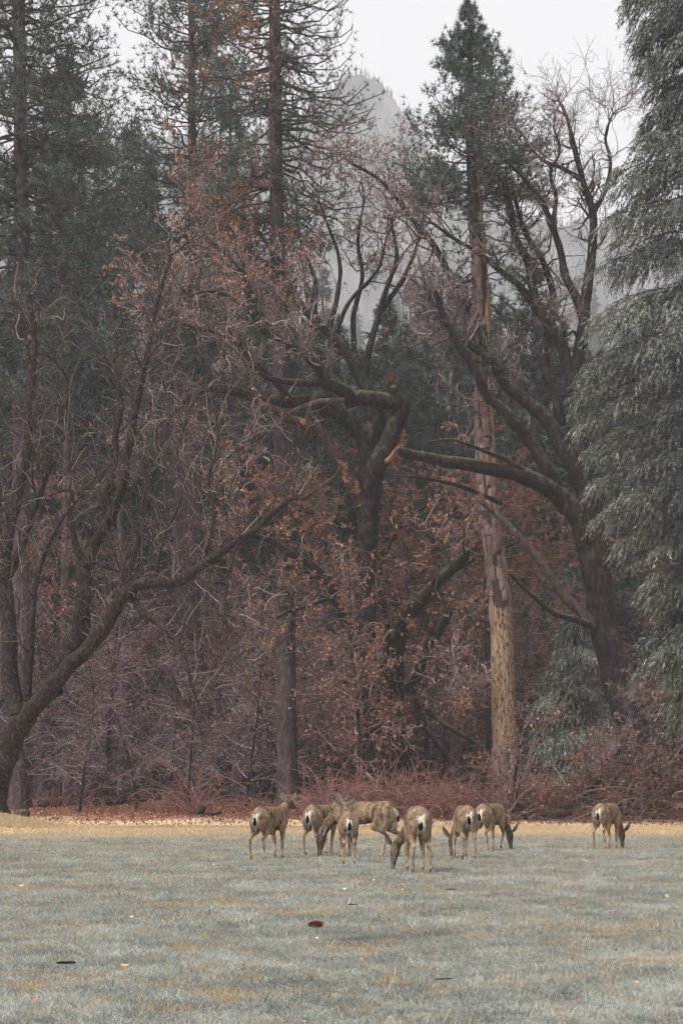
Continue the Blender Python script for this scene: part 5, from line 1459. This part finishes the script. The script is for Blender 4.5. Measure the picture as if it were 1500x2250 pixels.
def pine_cone():
    Y = CAM_H * FPX / (2049 - HZ); x = (693 - 750) * Y / FPX
    base = np.array([x, Y, gz(x, Y) + 0.018])
    t = thing('pine_cone', 'single red-brown pine cone lying on the frosted grass', 'pine cone', base, rz=0.25)
    t.scale = (0.98, 0.9, 0.66)
    r = np.random.default_rng(2)
    q = np.linspace(0, 1, 12)
    C = np.stack([-0.055 + 0.11 * q, 0 * q, np.full(12, 0.03)], -1); R = 0.006 + 0.014 * np.sin(np.clip(q, 0, 1) * 2.7 + 0.3)
    V, F = tubes(C[None], R[None], 8)
    mt = plain('cone_scale', (0.17, 0.065, 0.042), 0.6, 0.3)
    link('core', make_mesh('core', V, F, smooth=True, mat=M['hoof']), t)
    a = np.array([[0, -0.004, 0], [0.016, -0.009, 0.002], [0.027, 0, 0.006], [0.016, 0.009, 0.002], [0, 0.004, 0], [0.014, 0, 0.006], [0.015, 0, -0.003]])
    sm = make_mesh('scale', a, [np.array([[0, 1, 5], [1, 2, 5], [2, 3, 5], [3, 4, 5], [4, 0, 5], [1, 0, 6], [2, 1, 6], [3, 2, 6], [4, 3, 6], [0, 4, 6]])], mat=mt)
    for i in range(74):
        u = i / 73; az = i * 2.39996
        rad = np.interp(u, q, R)
        o = link('scale', sm, t, loc=(-0.052 + 0.104 * u, math.cos(az) * rad * 0.8, 0.03 + math.sin(az) * rad * 0.8))
        d = Vector((0.25 + 0.5 * u, math.cos(az), math.sin(az))).normalized()
        o.rotation_euler = d.to_track_quat('X', 'Z').to_euler(); s = 0.75 + 0.75 * math.sin(min(u * 2.6 + 0.35, 3)); o.scale = (s, s * 1.2, s)
pine_cone()

def on_lawn(px, py, lift=0.03):
    Y = CAM_H * FPX / (py - HZ); x = (px - 750) * Y / FPX
    return np.array([x, Y, gz(x, Y) + lift])

def small_things():
    r = np.random.default_rng(12)
    # bark chip and twigs
    def stick(name, label, cat, px, py, L, rad, ang, mat):
        b = on_lawn(px, py, 0.042)
        C = np.stack([np.linspace(-L / 2, L / 2, 9), L * 0.06 * np.sin(np.linspace(0, 2.4, 9)) + r.normal(0, L * 0.006, 9), np.full(9, rad)], -1)
        V, F = tubes(C[None], (rad * np.array([0.5, 0.9, 1, 1.1, 1, 0.95, 1, 0.8, 0.3]))[None], 7, 0.0, 40, int(px))
        o = link(name, make_mesh(name, V, F, smooth=True, mat=M[mat]), loc=b, label=label, cat=cat); o.rotation_euler = (0, 0, ang)
    stick('bark_chip', 'dark bark chip on the grass in the near corner of the meadow', 'bark', 146, 2142, 0.11, 0.008, 0.12, 'apple_bark')
    stick('twig', 'thin dark twig on the grass behind the leaf with a raised edge', 'twig', 990, 1963, 0.13, 0.006, 0.1, 'apple_bark')
    stick('twig', 'thin dark twig lying near the front edge of the meadow', 'twig', 975, 2174, 0.10, 0.004, 0.3, 'apple_bark')
    stick('twig', 'small dark twig on the grass straight below the nearest deer', 'twig', 775, 2005, 0.09, 0.005, -0.2, 'apple_bark')
    # single leaves and pale chips
    def leaf_me(k, L, W, curl):
        rr = np.random.default_rng(k); n = 6
        V = []
        for i in range(n):
            q = i / (n - 1); w = W * math.sin(math.pi * min(q * 0.92 + 0.05, 1)) * (1 + 0.35 * math.sin(q * 14 + k))
            for j in (-1, 0, 1): V.append((L * (q - 0.5), j * w, 0.004 + curl * (q - 0.5) ** 2 * 2 + (0.18 * w if j else 0) + rr.normal(0, 0.002)))
        V = np.array(V); V[:, 2] -= V[:, 2].min() - 0.001
        ii = np.arange(n * 3).reshape(n, 3); F = np.stack([ii[:-1, :-1], ii[:-1, 1:], ii[1:, 1:], ii[1:, :-1]], -1).reshape(-1, 4)
        return V, F
    mats = {k: plain(k, c, 0.7, 0.2) for k, c in (('leaf_rust', (0.25, 0.11, 0.06)), ('leaf_tan', (0.45, 0.26, 0.13)), ('leaf_pale', (0.52, 0.46, 0.38)))}
    meshes = {}
    for k, m in mats.items():
        for j in range(2):
            V, F = leaf_me(j + 3 * len(meshes), 0.085, 0.022, 0.035); meshes[(k, j)] = make_mesh('fallen_leaf', V, F, smooth=True, mat=m)
    special = [(433, 1886, 'leaf_rust', 'red-brown leaf on the grass well left of the herd'), (467, 1907, 'leaf_tan', 'orange leaf on the grass left of the alert deer\'s feet'),
               (1170, 2122, 'leaf_rust', 'rust leaf standing on edge on the near right part of the meadow'), (755, 1964, 'leaf_pale', 'pale curled leaf on the grass in front of the herd'),
               (1285, 1895, 'leaf_pale', 'whitish chip on the grass in front of the lone deer'), (1465, 1977, 'leaf_tan', 'tan leaf near the edge of the meadow right of the lone deer'),
               (635, 2025, 'leaf_rust', 'small rust leaf just left of the pine cone'), (820, 1941, 'leaf_pale', 'pale chip on the grass left of the nearest deer')]
    for px, py, k, lab in special:
        b = on_lawn(px, py, 0.05); s = 0.7 + (py < 1920) * 0.6
        o = link('fallen_leaf', meshes[(k, int(r.integers(0, 2)))], loc=b, label=lab, cat='leaf', group='leaves lying on the grass')
        o.rotation_euler = (r.normal(0, 0.25), r.normal(0, 0.25), r.uniform(0, 6.28)); o.scale = (s,) * 3
    for k, lab, n in (('leaf_rust', 'rust-brown leaf fallen on the frosted grass', 60), ('leaf_tan', 'tan curled leaf fallen on the frosted grass', 45), ('leaf_pale', 'pale chip lying on the frosted grass', 22)):
        for i in range(n):
            py = HZ + 1 / r.uniform(1 / 480, 1 / 75); px = r.uniform(-40, 1540)
            b = on_lawn(px, py, 0.045); s = r.uniform(0.22, 0.55) * (1 + b[1] / 50)
            o = link('fallen_leaf', meshes[(k, i % 2)], loc=b, label=lab, cat='leaf', group=lab.replace('leaf', 'leaves').replace('chip', 'chips').replace(' a ', ' '))
            o.rotation_euler = (r.normal(0, 0.18), r.normal(0, 0.18), r.uniform(0, 6.28)); o.scale = (s,) * 3
small_things()

# ------------------------------------------------------------------ mist
def haze():
    me = bpy.data.meshes.new('haze')
    x0, x1, y0, y1, z0, z1 = -1200, 1200, -45, 1860, -1.5, 760
    V = np.array([(x, y, z) for z in (z0, z1) for y in (y0, y1) for x in (x0, x1)], float)
    F = np.array([[0, 2, 3, 1], [4, 5, 7, 6], [0, 1, 5, 4], [2, 6, 7, 3], [0, 4, 6, 2], [1, 3, 7, 5]])
    mt = bpy.data.materials.new('haze'); mt.use_nodes = True
    n, l = mt.node_tree.nodes, mt.node_tree.links
    n.remove(n['Principled BSDF'])
    v = n.new('ShaderNodeVolumePrincipled'); v.inputs['Color'].default_value = (0.97, 0.97, 1.0, 1); v.inputs['Density'].default_value = HAZE_DENSITY
    l.new(v.outputs[0], n['Material Output'].inputs['Volume'])
    link('haze', make_mesh('haze', V, F, mat=mt), kind='stuff', label='pale mist hanging in the valley air', cat='haze')
HAZE_DENSITY = 0.00043
haze()
